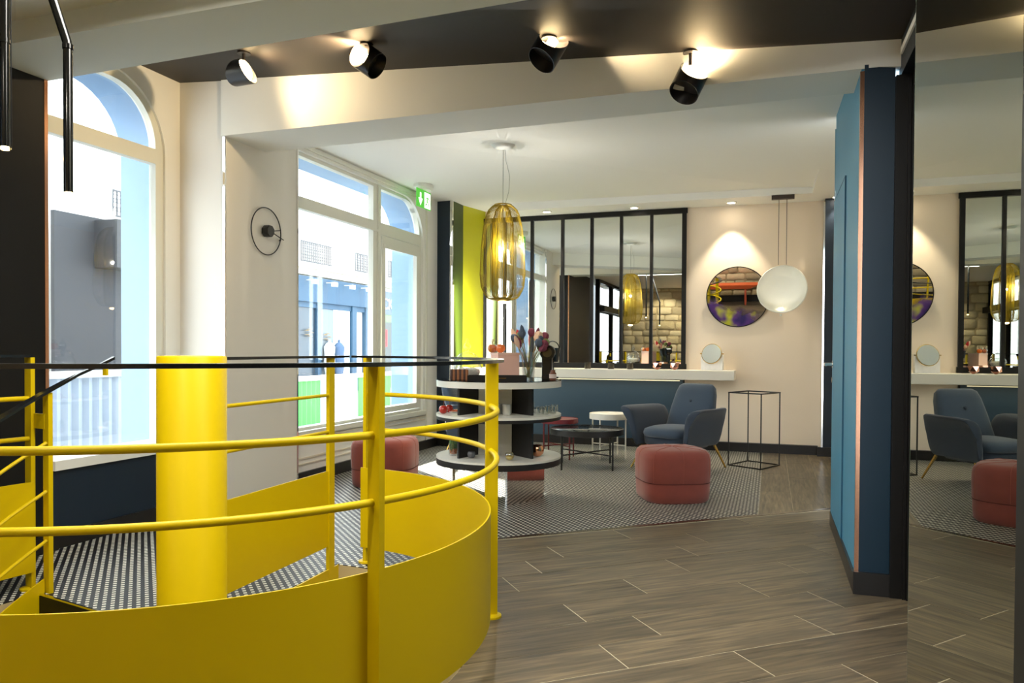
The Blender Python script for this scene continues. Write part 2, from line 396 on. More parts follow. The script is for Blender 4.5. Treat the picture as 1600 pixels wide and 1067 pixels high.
# ---- window wall 1
VX = -4.143
O1 = rrect(2.3, 4.36, .40, 3.02, tr=.50)
plate('wall_left_front', rect(1.0, 4.56, -.02, 3.2), [O1], .08, white, mxv(VX-.04))['kind'] = 'structure'
plate('wall_left_front_outer', rect(1.0, 4.62, -.15, 7), [rrect(2.3, 4.31, .40, 2.98, tr=.46)], .28, extblue, mxv(VX-.22))['kind'] = 'structure'
w1 = empty_struct('window_1', (0, 0, 0), 'tall white window with rounded corner beside the stair')
fr = [rrect(2.4, 4.29, 2.56, 2.95, tr=.38), rect(2.4, 4.29, .47, 2.455)]
plate('window_frame', O1, fr, .06, frame_w, mxv(VX-.05), w1)
for h in fr: plate('pane', h, [], .006, winglass, mxv(VX-.065), w1)
MB().box(VX, -3.815, 3.19, 4.50, .445, .50).build('window_sill', white, w1)
struct('wall_window_seat', MB().box(VX-.02, -3.84, 3.185, 4.50, 0, .445), navy, 'navy panel below the window ledge')
struct('baseboard_window', MB().box(-3.84, -3.822, 3.2, 4.46, 0, .09).box(-4.1, -3.69, 4.44, 4.458, 0, .09), skirt)
# black wall at far left, with polished edge
struct('wall_left_black', MB().box(-4.30, -3.852, 1.0, 3.165, 0, 2.75), blackm, 'black wall left of the stair')
struct('trim_5', MB().box(-3.866, -3.848, 3.160, 3.182, .10, 2.64), copper, 'copper corner strip on the black wall')
struct('baseboard_black', MB().box(-3.86, -3.80, 1.0, 3.20, 0, .085), skirt)
# entrance glazing behind the camera
eg = empty_struct('door_2', (0, 0, 0), 'black framed glazed entrance behind the camera')
GX = -3.75
plate('door_frame', rect(-2.0, 1.0, 0, 2.75), [rect(-1.9, -.62, .12, 2.0), rect(-.5, .9, .12, 2.0), rect(-1.9, -.62, 2.18, 2.68), rect(-.5, .9, 2.18, 2.68)], .09, blackm, mxv(GX), eg)
for a, b in ((-1.9, -.62), (-.5, .9)):
    plate('pane', rect(a, b, .12, 2.0), [], .006, winglass, mxv(GX), eg); plate('pane', rect(a, b, 2.18, 2.68), [], .006, winglass, mxv(GX), eg)
MB().box(GX+.05, GX+.16, -1.95, .95, 2.02, 2.15).build('door_closer_rail', blackm, eg)
for k, y in enumerate((-2.6, -1.9, -1.2, -.5, .2, .9)): MB().box(-4.62+.04*(k % 2), -4.55+.04*(k % 2), y-.345, y+.345, 0, 3.3).build('side_panel', (dblue, navy, mat('shutter_blue', (44, 78, 112), .6))[k % 3], eg)
# ---- stone wall behind the camera
mortar = mat('mortar', (176, 160, 126), .95, noise=(.1, 30))
RY = -2.0
sw = struct('wall_rear', MB().box(-3.8, .9, RY-.2, RY, 0, 2.76), mortar, 'rough stone wall behind the camera')
smats = [mat('stone_%s' % k, c, .95, noise=(.16, 12), bump=.5, bscale=25) for k, c in (('pale', (214, 200, 164)), ('warm', (198, 182, 142)), ('dull', (180, 166, 134)))]
z = .12
while z < 2.68:
    h = random.uniform(.15, .24); h = min(h, 2.74-z)
    x = -3.78+random.uniform(0, .1)
    while x < .8:
        L = random.uniform(.20, .48); x1 = min(x+L, .86)
        if x1-x > .08:
            r = random.uniform
            j = lambda: r(-.012, .012)
            mcx, mcz = (x+x1)/2, z+h/2; hw, hh = (x1-x)/2-.010, h/2-.008+r(-.006, .006)
            d = r(.018, .045); dzc = r(-.008, .008)
            base = []
            for cx_, cz_ in ((1, .68), (.84, 1), (-.84, 1), (-1, .68), (-1, -.68), (-.84, -1), (.84, -1), (1, -.68)):
                base.append((cx_*hw*r(.93, 1), cz_*hh*r(.9, 1)+dzc))
            vs = [(p, 0, q) for p, q in base]+[(p, d-.010, q) for p, q in base]+[(p*.92+r(-.008, .008), d+r(-.006, .004), q*.86+r(-.006, .006)) for p, q in base]+[(0, d+.008, dzc)]
            fs = [(k, (k+1) % 8, 8+(k+1) % 8, 8+k) for k in range(8)]+[(8+k, 8+(k+1) % 8, 16+(k+1) % 8, 16+k) for k in range(8)]+[(16+k, 16+(k+1) % 8, 24) for k in range(8)]
            MB().add(vs, fs, True).build('stone', random.choice(smats), sw, ang=60).location = (mcx, RY, mcz)
        x = x1
    z += h
struct('baseboard_rear', MB().box(-3.7, .6, RY+.03, RY+.07, 0, .16), skirt)

# ---- back wall
BY = 8.98
struct('wall_back', MB().box(-3.6, .55, BY, BY+.12, 0, 2.95), cream, 'cream back wall of the lounge')
struct('wall_back_lower', MB().box(-3.46, -.955, BY-.05, BY, .0, .80), under, 'blue panel under the shelf')
struct('trim_6', MB().box(-.957, -.945, BY-.055, BY, .1, .80), blackm, 'dark edge of the blue panel')
struct('baseboard_back', MB().box(-3.45, .50, BY-.07, BY-.001, 0, .10), skirt)
struct('wall_back_corner', MB().box(.545, .80, BY-.12, BY+.1, 0, 2.80), navy, 'navy corner column at the right of the back wall')
struct('trim_7', MB().box(.528, .545, BY-.125, BY-.002, .10, 2.76), chrome, 'polished corner strip beside the navy column')
struct('baseboard_corner', MB().box(.49, .80, BY-.16, BY-.12, 0, .10), skirt)
struct('wall_right_rear', MB().box(.80, .92, 5.39, 9.1, 0, 2.95), cream)
# column and yellow-green wall at the left rear corner
struct('wall_column', MB().box(-3.80, -3.56, 8.18, 8.56, 0, 2.90), navy, 'navy column beside the lounge window')
struct('trim_8', MB().box(-3.575, -3.545, 8.168, 8.20, .1, 2.89), chrome, 'bright polished strip on the column corner')
struct('wall_lime', MB().prism([(-3.545, 8.50), (-3.44, 8.98), (-3.70, 9.05), (-3.70, 8.5)], 0, 2.90), olive, 'lime yellow wall in the rear left corner')
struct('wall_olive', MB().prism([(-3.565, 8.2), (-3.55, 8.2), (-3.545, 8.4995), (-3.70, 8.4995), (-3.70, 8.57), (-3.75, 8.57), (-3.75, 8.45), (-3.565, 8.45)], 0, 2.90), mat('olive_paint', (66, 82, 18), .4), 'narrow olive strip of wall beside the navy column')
struct('baseboard_column', MB().box(-3.80, -3.54, 8.15, 8.18, 0, .10).box(-3.55, -3.53, 8.2, 8.95, 0, .10), skirt)
# ---- blue wall, door and dark panel on the right
struct('wall_right', MB().box(.392, .50, 3.918, 5.387, .085, 2.72), blue, 'bright blue wall panel at the right')
struct('baseboard_right', MB().box(.380, .46, 3.90, 5.40, 0, .09).box(.38, .535, 3.885, 3.92, 0, .105), skirt)
struct('trim_9', MB().box(.386, .404, 3.906, 3.924, .09, 2.462), copper, 'copper corner strip of the blue wall')
struct('wall_right_end', MB().box(.404, .535, 3.905, 3.95, .10, 2.49), dblue, 'end panel of the blue wall, shade put into its colour, beside the black door frame')  # unlit side of the blue wall, its shade put into the colour
d1 = empty_struct('door_1', (0, 0, 0), 'flush blue door with steel lever')
MB().box(.384, .393, 4.62, 5.38, .02, 2.12).build('door_leaf', blue, d1)
MB().box(.3834, .393, 4.6155, 4.618, .02, 2.13).box(.3834, .393, 4.614, 5.385, 2.122, 2.126).build('door_gap', mat('door_gap_blue', (34, 88, 118), .6), d1)
MB().tube([(.385, 5.30, 1.06), (.33, 5.30, 1.06)], .011, 12).tube([(.335, 5.305, 1.06), (.335, 5.19, 1.06)], .010, 12).tube([(.384, 5.30, 1.06), (.378, 5.30, 1.06)], .026, 16).build('door_handle', chrome, d1)
MB().tube([(.384, 5.30, .96), (.377, 5.30, .96)], .018, 16).build('keyhole_plate', chrome, d1)
struct('trim_10', MB().box(.386, .50, 5.387, 5.40, 0, 2.6), chrome, 'polished edge at the end of the blue wall')
# black door frame and recess
struct('door_3', MB().box(.535, .62, 3.88, 3.96, 0, 2.42).box(.60, .66, 3.86, 3.95, 0, 2.42).box(.585, .598, 3.868, 3.88, 0, 2.40).box(.60, .70, 2.6, 3.88, 2.36, 2.46), blackm, 'black door frame beside the mirror')
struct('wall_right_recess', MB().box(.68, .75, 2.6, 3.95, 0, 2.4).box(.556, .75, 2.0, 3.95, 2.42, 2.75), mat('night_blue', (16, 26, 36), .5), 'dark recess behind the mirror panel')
struct('trim_11', MB().box(.548, .556, 2.0, 3.86, 2.505, 2.535), white, 'pale strip above the black door frame')
# mirror panel on the right
d2 = Vector(C(math.sin(math.radians(19.1)), math.cos(math.radians(19.1)))); mp0 = Vector(C(.5289*2.45, 2.45)); mp1 = mp0 - d2*1.145
nn = Vector((d2.y, -d2.x))
mm = thing('mirror_panel', (mp0.x, mp0.y, 0), 'tall frameless mirror panel on the right wall, reflecting the armchair', 'mirror')
q = [(0, 0), tuple(mp1-mp0), tuple(mp1-mp0+nn*.02), tuple(nn*.02)]
MB().prism(q, .0, 2.76).build('mirror_glass', mirrd, mm)
q2 = [tuple(d2*.004), tuple(-d2*.001), tuple(nn*.022-d2*.001), tuple(nn*.022+d2*.004)]
MB().prism(q2, 0, 2.76).build('glass_edge', mat('glass_edge', (120, 140, 122), .2), mm)
struct('wall_right_front', MB().box(mp1.x-.004, mp1.x+.25, -2.0, mp1.y-.003, 0, 2.76), blackm, 'black wall beyond the mirror panel')
struct('wall_right_back', MB().box(.47, .55, 1.5, 2.74, 0, 2.76), blackm)
# ---- ceilings
struct('ceiling', MB().add([(-3.9, 4.85, 2.875), (.8, 4.2, 2.60), (.8, 9.1, 2.87), (-3.9, 9.1, 2.89), (-3.9, 4.85, 3.2), (.8, 4.2, 3.2), (.8, 9.1, 3.2), (-3.9, 9.1, 3.2)],
       [(0, 1, 2, 3), (7, 6, 5, 4), (0, 4, 5, 1), (1, 5, 6, 2), (2, 6, 7, 3), (3, 7, 4, 0)]), ceilm, 'white ceiling of the lounge')
struct('ceiling_2', MB().prism([(-3.2, 8.52), (.40, 8.52), (.40, 5.6), (.82, 5.6), (.82, 9.05), (-3.42, 9.05)], 2.795, 2.90), ceilm, 'lowered ceiling border with downlights')
# beam between the two rooms (its front face, underside and back)
bl = [(-4.16, 4.497), (.55, 3.888)]
zb = lambda x: 2.655 - (x+3.7)*(2.655-2.475)/4.1
zt = lambda x: 3.10 - (x+4.16)*(3.10-2.585)/4.71
A0, B0_ = (-3.72, 4.440), (.46, 3.90)
A1, B1_ = (-3.72, 4.92), (.46, 4.255)
vs = [(*A0, zb(A0[0])), (*B0_, zb(B0_[0])), (*B1_, zb(B1_[0])), (*A1, zb(A1[0])), (*A0, 3.2), (*B0_, 3.2), (*B1_, 3.2), (*A1, 3.2)]
struct('beam', MB().add(vs, [(0, 1, 2, 3), (7, 6, 5, 4), (0, 4, 5, 1), (1, 5, 6, 2), (2, 6, 7, 3), (3, 7, 4, 0)]), white, 'white beam between black ceiling and lounge')
struct('beam_end', MB().add([(.45, 3.90, 2.475), (.555, 3.887, 2.46), (.555, 4.0, 2.46), (.45, 4.0, 2.475), (.45, 3.90, 3.2), (.555, 3.887, 3.2), (.555, 4.0, 3.2), (.45, 4.0, 3.2)], [(0, 1, 2, 3), (7, 6, 5, 4), (0, 4, 5, 1), (1, 5, 6, 2), (2, 6, 7, 3), (3, 7, 4, 0)]), white)
vs = [(-4.2, 3.0, zt(-4.2)), (.60, 3.0, zt(.6)), (.60, 3.93, zt(.6)), (-4.2, 4.52, zt(-4.2))]
vs += [(x, y, 3.3) for x, y, z_ in vs]
struct('ceiling_3', MB().add(vs, [(0, 1, 2, 3), (7, 6, 5, 4), (0, 4, 5, 1), (1, 5, 6, 2), (2, 6, 7, 3), (3, 7, 4, 0)]), blackc, 'black ceiling strip with spotlights')
struct('beam_front', MB().add([(-4.2, 2.74, 2.64), (.62, 2.74, 2.64), (.62, 3.04, 2.64), (-4.2, 3.20, 2.64), (-4.2, 2.74, 3.2), (.62, 2.74, 3.2), (.62, 3.04, 3.2), (-4.2, 3.20, 3.2)],
       [(0, 1, 2, 3), (7, 6, 5, 4), (0, 4, 5, 1), (1, 5, 6, 2), (2, 6, 7, 3), (3, 7, 4, 0)]), mat('beam_white', (222, 224, 214), .8), 'pale beam nearest the camera')
struct('ceiling_4', MB().box(-4.2, .9, -2.1, 2.745, 2.75, 2.85), ceilm, 'cream ceiling above the stair')
# LED strip under the shelf; added glow line and fill in the corner
led = mat('led_warm', (255, 244, 220), .5, emit=((255, 240, 190), .5))
struct('trim_12', MB().box(-2.9, -.97, BY-.30, BY-.28, .795, .803), led, 'light strip under the shelf')
light('shelf_strip_light', 'AREA', (-1.9, BY-.2, .79), 1.2, (1, .93, .75), aim=(-1.9, BY-.12, 0), size=1.9, size_y=.04)
struct('trim_13', MB().box(-3.542, -3.53, 8.182, 8.192, .1, 1.9), led, 'added glowing line on the corner strip')  # glow added on the polished strip to light the lime and olive walls
light('corner_fill_light', 'AREA', (-3.44, 8.3, 1.05), 11, (1, .97, .9), aim=(-3.53, 8.75, 1.1), size=.06, size_y=1.7)  # fill added for the corner walls
# ================================================================= STAIR
YC = (PC[0], PC[1])
def pol(r, a, z=None):
    p = (YC[0]+r*math.cos(math.radians(a)), YC[1]+r*math.sin(math.radians(a)))
    return p if z is None else (*p, z)
SP = thing('spiral_staircase', (YC[0], YC[1], 0), 'bright yellow steel spiral staircase with round guard and black handrail', 'staircase')
def sb(mb, name, m, par=SP, **k):
    o = mb.build(name, m, par, **k)
    if par is SP: o.location = (-YC[0], -YC[1], 0)
    return o
sb(MB().lathe([(.128, -2.4), (.128, 1.110), (.124, 1.116), (.0, 1.116)], (*YC, 0), 64), 'central_column', yellow)
# sheet guard round the opening
GA0, GA1 = 86.5, -192.0
sb(MB().arcwall(YC, 1.164, 1.170, GA0, GA1, .085, .512, 160), 'guard_panel', yellow)
RB = 1.192
for zz in (.905, .715): sb(MB().tube([pol(RB, GA0-1+(GA1-GA0+1)*k/120, zz) for k in range(121)], .0115, 10), 'guard_bar', yellow)
for k, a in enumerate((-24.6, 32.3, 85.5, -80.5, -136, -192)):
    ca, sa = math.cos(math.radians(a)), math.sin(math.radians(a))
    hz = 1.098
    p = MB().obox((*pol(1.197, a), hz/2-.002), (ca, sa, 0), (-sa, ca, 0), (0, 0, 1), .027, .0095, hz/2+.002)
    po = sb(p, 'post', yellow)
    sb(MB().lathe([(.0, 0), (.046, 0), (.046, .008), (.040, .011), (0, .011)], (*pol(1.197, a), .0), 24), 'floor_flange', yellow, po)
    if k == 0: sb(MB().obox((*pol(1.176, a+1.6), .27), (ca, sa, 0), (-sa, ca, 0), (0, 0, 1), .008, .006, .24), 'panel_bracket', yellow, po)
# handrail: flat black bar following the guard
HR = [pol(1.195, GA0+6.2*(1-min(k/4, 1))+(GA1-GA0)*max(0, (k-4))/130, 1.104) for k in range(135)]
def flatbar(pts, hw, ht):
    mb = MB(); vs = []; n = len(pts); P = [Vector(p) for p in pts]
    for i in range(n):
        d = (P[min(i+1, n-1)]-P[max(i-1, 0)]); s = Vector((d.y, -d.x, 0)).normalized(); u = Vector((0, 0, 1))
        for a, b in ((-1, -1), (1, -1), (1, 1), (-1, 1)): vs.append(P[i]+s*hw*a+u*ht*b)
    fs = [(4*k+j, 4*k+(j+1) % 4, 4*k+4+(j+1) % 4, 4*k+4+j) for k in range(n-1) for j in range(4)]+[(3, 2, 1, 0), (4*n-4, 4*n-3, 4*n-2, 4*n-1)]
    return mb.add(vs, fs)
sb(flatbar(HR[2:], .024, .0060), 'handrail', rails)
# straight guard of the landing
GL = 91.7
sb(flatbar([pol(.12, GL, 1.104), pol(1.19, GL, 1.104)], .022, .006), 'handrail', rails)
dv = Vector((math.cos(math.radians(GL)), math.sin(math.radians(GL)), 0)); pv = Vector((-dv.y, dv.x, 0))
for r, zl in ((.165, -.3), (1.03, -.12)):
    sb(MB().obox((*pol(r, GL), (1.098+zl)/2), dv, pv, (0, 0, 1), .030 if r < .5 else .026, .010, (1.098-zl)/2), 'post', yellow)
sb(MB().obox((*pol(.59, GL), .315), dv, pv, (0, 0, 1), .42, .003, .197), 'guard_panel', yellow)
for zz in (.905, .715): sb(MB().tube([pol(.19, GL, zz), pol(1.02, GL, zz)], .009, 10), 'guard_bar', yellow)
# landing covered in mosaic, with edges
LP = [pol(.13, a) for a in (170, 150, 130, 110, 92)] + [pol(PR+.005, a) for a in range(92, 169, 4)] + [pol(PR+.005, 168.5)]
land = MB().prism(LP[::-1], -.05, 0.0005)
lo = sb(land, 'landing', mosm)
sb(MB().obox((*pol(.62, 91.2), -.10), dv, pv, (0, 0, 1), .50, .004, .10), 'landing_fascia', yellow)
d168 = Vector((math.cos(math.radians(169)), math.sin(math.radians(169)), 0)); p168 = Vector((-d168.y, d168.x, 0))
sb(MB().obox((*pol(.62, 169.2), -.11), d168, p168, (0, 0, 1), .49, .004, .105), 'riser', blackm)
sb(MB().obox((*pol(.62, 169.0), .001), d168, p168, (0, 0, 1), .49, .005, .004), 'nosing', chrome)
# treads going down
tw = 24
for k in range(11):
    a0 = 169+tw*k; z1 = -.20*(k+1)
    poly = [pol(.12, a0), *[pol(1.08, a0+tw*j/6) for j in range(7)], pol(.12, a0+tw)]
    t = sb(MB().prism(poly, z1-.04, z1), 'tread', mat('dark_tread', (38, 34, 30), .5))
# descending guard on the stair
hz = lambda a: 1.095 - max(0, a-152)*.0098
A_ = [152+4*k for k in range(26)]
sb(flatbar([pol(1.03 if a < 160 else 1.06, a, hz(a)) for a in A_], .022, .007), 'handrail', rails)
for dz in (.235, .46, .69): sb(MB().tube([pol(1.055, a, hz(a)-dz) for a in A_[4:]], .0085, 8), 'guard_bar', yellow)
sb(MB().arcwall(YC, 1.075, 1.081, 168, 260, lambda t: hz(168+92*t)-.87-.40, lambda t: hz(168+92*t)-.87, 40), 'stringer', yellow)
for a in (167.2, 205, 243):
    ca, sa = math.cos(math.radians(a)), math.sin(math.radians(a))
    sb(MB().obox((*pol(1.07, a), hz(a)-.50), (ca, sa, 0), (-sa, ca, 0), (0, 0, 1), .024, .010, .49), 'post', yellow)
sb(MB().obox((*pol(1.03, 154), hz(154)-.035), (1, 0, 0), (0, 1, 0), (0, 0, 1), .012, .006, .030), 'rail_bracket', yellow)
sb(MB().obox((*pol(1.13, 167.6), .80), d168, p168, (0, 0, 1), .05, .005, .035), 'link_plate', yellow)

# ================================================================= LOUNGE FURNITURE
fab = mat('blue_wool', (54, 69, 86), .95, noise=(.10, 160), bump=.35, bscale=350, sheen=.3)
fabd = mat('blue_wool_shell', (42, 53, 68), .95, noise=(.08, 160), bump=.25, bscale=350, sheen=.2)
velvet = mat('terracotta_velvet', (134, 62, 50), .85, noise=(.12, 14), sheen=.25)
velvetd = mat('velvet_seam', (84, 34, 28), .9)
def superell(n): return lambda a: (abs(math.cos(a))**n+abs(math.sin(a))**n)**(-1/n)
def pouf(loc, rz, label):
    t = thing('pouf', loc, label, 'pouf', 'velvet poufs', rz)
    f = superell(3.4); R = .262
    prof = [(R*.90, 0), (R*.965, .02), (R*.985, .08), (R*.988, .148)]
    MB().lathe(prof, seg=64, fn=f).build('base', velvet, t, ang=70)
    prof = [(R*.975, .146), (R, .156), (R*1.012, .25), (R*1.005, .33), (R*.975, .362), (R*.90, .386), (R*.72, .396), (R*.3, .402), (0.0001, .403)]
    MB().lathe(prof, seg=64, fn=f).build('upper_body', velvet, t, ang=80)
    MB().lathe([(R*.965, .1475), (R*1.0, .1475), (R*1.0, .1515), (R*.965, .1515)], seg=64, fn=f).build('seam', velvetd, t)
    mb = MB()
    for k in range(4):
        a = PI/4+k*PI/2; q = f(a); d = Vector((math.cos(a), math.sin(a), 0))
        pts = [d*(r*q)+Vector((0, 0, z+.001)) for r, z in prof[1:]]
        mb.tube(pts, .0022, 5)
    for k in range(4):
        a = k*PI/2; d = Vector((math.cos(a), math.sin(a), 0)); mb.tube([d*r*f(a)+Vector((0, 0, z+.001)) for r, z in prof[1:]], .0018, 5)
    mb.build('panel_seams', mat('velvet_piping', (158, 84, 68), .8), t)
    return t
pouf((*C(1.245, 5.84), 0), .45, 'terracotta velvet pouf in front of the blue armchair')
pouf((*C(-1.07, 6.40), 0), .2, 'dusky velvet pouf below the lounge window, behind the yellow stair guard')

def armchair(loc, rz, label):
    t = thing('armchair', loc, label, 'armchair', 'blue wool armchairs', rz)       # faces local -y
    # shell: seat tub
    mb = MB(); prof = []
    def ring(z, hw, y0, y1, n=32, e=3.2):
        c_ = (y0+y1)/2; hd = (y1-y0)/2; f = superell(e)
        return [(hw*math.cos(a)*f(a), c_+hd*math.sin(a)*f(a), z) for a in (2*PI*k/n for k in range(n))]
    rings = [ring(.205, .20, -.24, .24), ring(.215, .29, -.33, .31), ring(.26, .335, -.375, .345), ring(.33, .345, -.38, .35), ring(.345, .33, -.36, .33)]
    vs = [p for r in rings for p in r]; n = 32
    fs = [(i*n+k, i*n+(k+1) % n, (i+1)*n+(k+1) % n, (i+1)*n+k) for i in range(4) for k in range(n)]+[tuple(range(n-1, -1, -1)), tuple(range(4*n, 5*n))]
    mb.add(vs, fs, True).build('seat_shell', fabd, t, ang=80)
    # seat cushion
    rings = [ring(.315, .24, -.34, .20), ring(.322, .30, -.405, .25), ring(.358, .318, -.43, .27), ring(.395, .305, -.41, .26), ring(.418, .24, -.33, .20), ring(.426, .12, -.2, .08)]
    vs = [p for r in rings for p in r]
    fs = [(i*n+k, i*n+(k+1) % n, (i+1)*n+(k+1) % n, (i+1)*n+k) for i in range(5) for k in range(n)]+[tuple(range(n-1, -1, -1)), tuple(range(5*n, 6*n))]
    MB().add(vs, fs, True).build('seat_cushion', fab, t, ang=80)
    # backrest, leaning
    mb = MB(); secs = []
    for s, (hw, th) in ((0, (.29, .07)), (.06, (.305, .085)), (.30, (.285, .08)), (.46, (.262, .07)), (.53, (.24, .055)), (.56, (.20, .03))):
        zc = .30+s*.93; yc = .20+s*.42; f = superell(4)
        secs.append([(hw*math.cos(a)*f(a), yc+th*math.sin(a)*f(a)*.95, zc-th*math.sin(a)*f(a)*.40) for a in (2*PI*k/n for k in range(n))])
    vs = [p for r in secs for p in r]
    fs = [(i*n+k, i*n+(k+1) % n, (i+1)*n+(k+1) % n, (i+1)*n+k) for i in range(5) for k in range(n)]+[tuple(range(n-1, -1, -1)), tuple(range(5*n, 6*n))]
    bk = mb.add(vs, fs, True).build('backrest', fab, t, ang=80)
    MB().lathe([(.016, 0), (.014, .006), (0, .009)], seg=14).build('button', fabd, bk, mx=Matrix.Translation((0, .262, .66)) @ Matrix.Rotation(math.radians(66), 4, 'X'))
    # flared arms
    for sgn in (-1, 1):
        mb = MB(); secs = []
        for k, (y, top, fl_, zt_) in enumerate(((-.405, .90, .0, -.01), (-.395, 1, .045, 0), (-.30, 1, .055, .005), (-.10, 1, .05, .0), (.10, 1, .03, .0), (.27, 1, -.02, .0), (.36, .96, -.06, -.01))):
            out = [(.300, .225), (.345, .235), (.372, .34), (.395, .45), (.43, .53), (.475+fl_, .588), (.492+fl_, .607)]
            inn = [(.478+fl_, .617), (.42+fl_*.6, .612), (.372, .585), (.342, .52), (.325, .42), (.305, .30)]
            sec = [(sgn*(x if i < 3 else x), y+(.02*(z-.3) if k == 0 else 0)+(-.05*(z-.225)/.38 if k < 2 else 0), .225+(z-.225)*top+zt_) for i, (x, z) in enumerate(out+inn)]
            secs.append(sec)
        m_ = len(secs[0]); vs = [p for s in secs for p in s]
        fs = [(i*m_+k, i*m_+(k+1) % m_, (i+1)*m_+(k+1) % m_, (i+1)*m_+k) for i in range(len(secs)-1) for k in range(m_)]
        fs += [tuple(range(m_-1, -1, -1)), tuple(range((len(secs)-1)*m_, len(secs)*m_))]
        mb.add(vs, fs, True).build('armrest', fabd, t, ang=80, subd=1)
    t.scale = (.83, .83, .975)
    for x, y in ((-1, -1), (1, -1), (-1, 1), (1, 1)):
        MB().tube([(x*.30, y*.30, .225), (x*.395, y*.395, 0)], [.017, .009], 12).build('leg', brass, t)
    return t
ach = armchair((*C(1.63, 7.36), 0), AA - math.radians(44), 'blue wool armchair with brass legs by the back wall shelf')
a2 = dup(ach, (*C(-.30, 7.75), 0), AA + math.radians(75), 'second blue wool armchair, mostly hidden behind the round display table')

def tray_table(name, loc, r, zt_, th, mtop, mframe, label, legs=4, lr=.0085, rz=0, rim=.0):
    t = thing(name, loc, label, 'table', None, rz)
    MB().lathe([(r*.985, zt_-th), (r, zt_-th+.004), (r, zt_-.003), (r-.004, zt_), (0, zt_)], seg=48).build('tabletop', mtop, t)
    MB().lathe([(r*1.0, zt_-th-.002), (r*1.012, zt_-th), (r*1.012, zt_+.004), (r*1.0, zt_+.004), (r*1.0, zt_-th-.002)], seg=48, cap=False).build('rim', mframe, t)
    for k in range(legs):
        a = 2*PI*k/legs+PI/4; x, y = r*.96*math.cos(a), r*.96*math.sin(a)
        MB().tube([(x, y, zt_-th), (x, y, 0)], lr, 8).build('leg', mframe, t)
    mb = MB()
    for k in range(legs//2):
        a = 2*PI*k/legs+PI/4; x, y = r*.96*math.cos(a), r*.96*math.sin(a); mb.tube([(x, y, .14), (-x, -y, .14)], lr*.8, 6)
    mb.build('stretcher', mframe, t)
    return t
redm = mat('oxblood_metal', (120, 40, 44), .4); whm = mat('white_metal', (232, 228, 216), .45)
tray_table('side_table', (*C(1.035, 8.02), 0), .205, .47, .055, whm, whm, 'tall round white side table left of the armchair', rz=.5)
tray_table('coffee_table', (*C(.735, 7.38), 0), .355, .375, .05, mat('black_glass_top', (22, 26, 28), .12), metal_d, 'low round black glass table in front of the white side table', lr=.009, rz=.25)
tray_table('side_table', (*C(.50, 7.98), 0), .20, .415, .04, mat('red_marble', (128, 62, 58), .3, noise=(.5, 28)), redm, 'small oxblood tray table behind the low black table', rz=.1)

# wire plant stand
ps = thing('plant_stand', (*C(2.42, 7.52), 0), 'tall empty black wire stand right of the armchair', 'stand')
cr = [C(2.162-2.42, 7.513-7.52), C(2.392-2.42, 7.235-7.52), C(2.673-2.42, 7.525-7.52), C(2.445-2.42, 7.80-7.52)]
for z in (.006, .728):
    mb = MB()
    for k in range(4):
        a, b = Vector((*cr[k], z)), Vector((*cr[(k+1) % 4], z)); d = b-a
        mb.obox((a+b)/2, d, (-d.y, d.x, 0), (0, 0, 1), d.length/2+.006, .006, .006)
    mb.build('base_ring' if z < .1 else 'top_ring', metal_d, ps)
for k in range(4): MB().box(cr[k][0]-.006, cr[k][0]+.006, cr[k][1]-.006, cr[k][1]+.006, 0, .734).build('leg', metal_d, ps)

# ---- wall shelf, window-style mirror, small things on the shelf
tag(MB().box(-3.44, -.373, 8.62, 8.975, .812, .921).build('wall_shelf', mat('shelf_white', (228, 222, 208), .5), bevel=.006), 'long cream wall shelf under the black framed mirror', 'shelf')
wm = thing('wall_mirror', (0, BY-.02, 0), 'large wall mirror divided by black steel bars like a workshop window', 'mirror')
xs = [-3.53, -3.17, -2.81, -2.42, -2.055, -1.696, -1.338, -.960]
xs[0] = -3.44
MB().box(-3.44, -.945, .004, .016, .93, 2.785).build('mirror_glass', mirr, wm)
MB().box(-3.44, -.925, -.024, .012, 2.735, 2.792).build('frame_rail', blackm, wm)
MB().box(-3.44, -.925, -.024, .012, .925, .985).build('frame_rail', blackm, wm)
for k, x in enumerate(xs):
    hw = .025 if k == 7 else .017
    MB().box(x-hw, x+hw, -.022, .010, .93, 2.79).build('bar', blackm, wm)
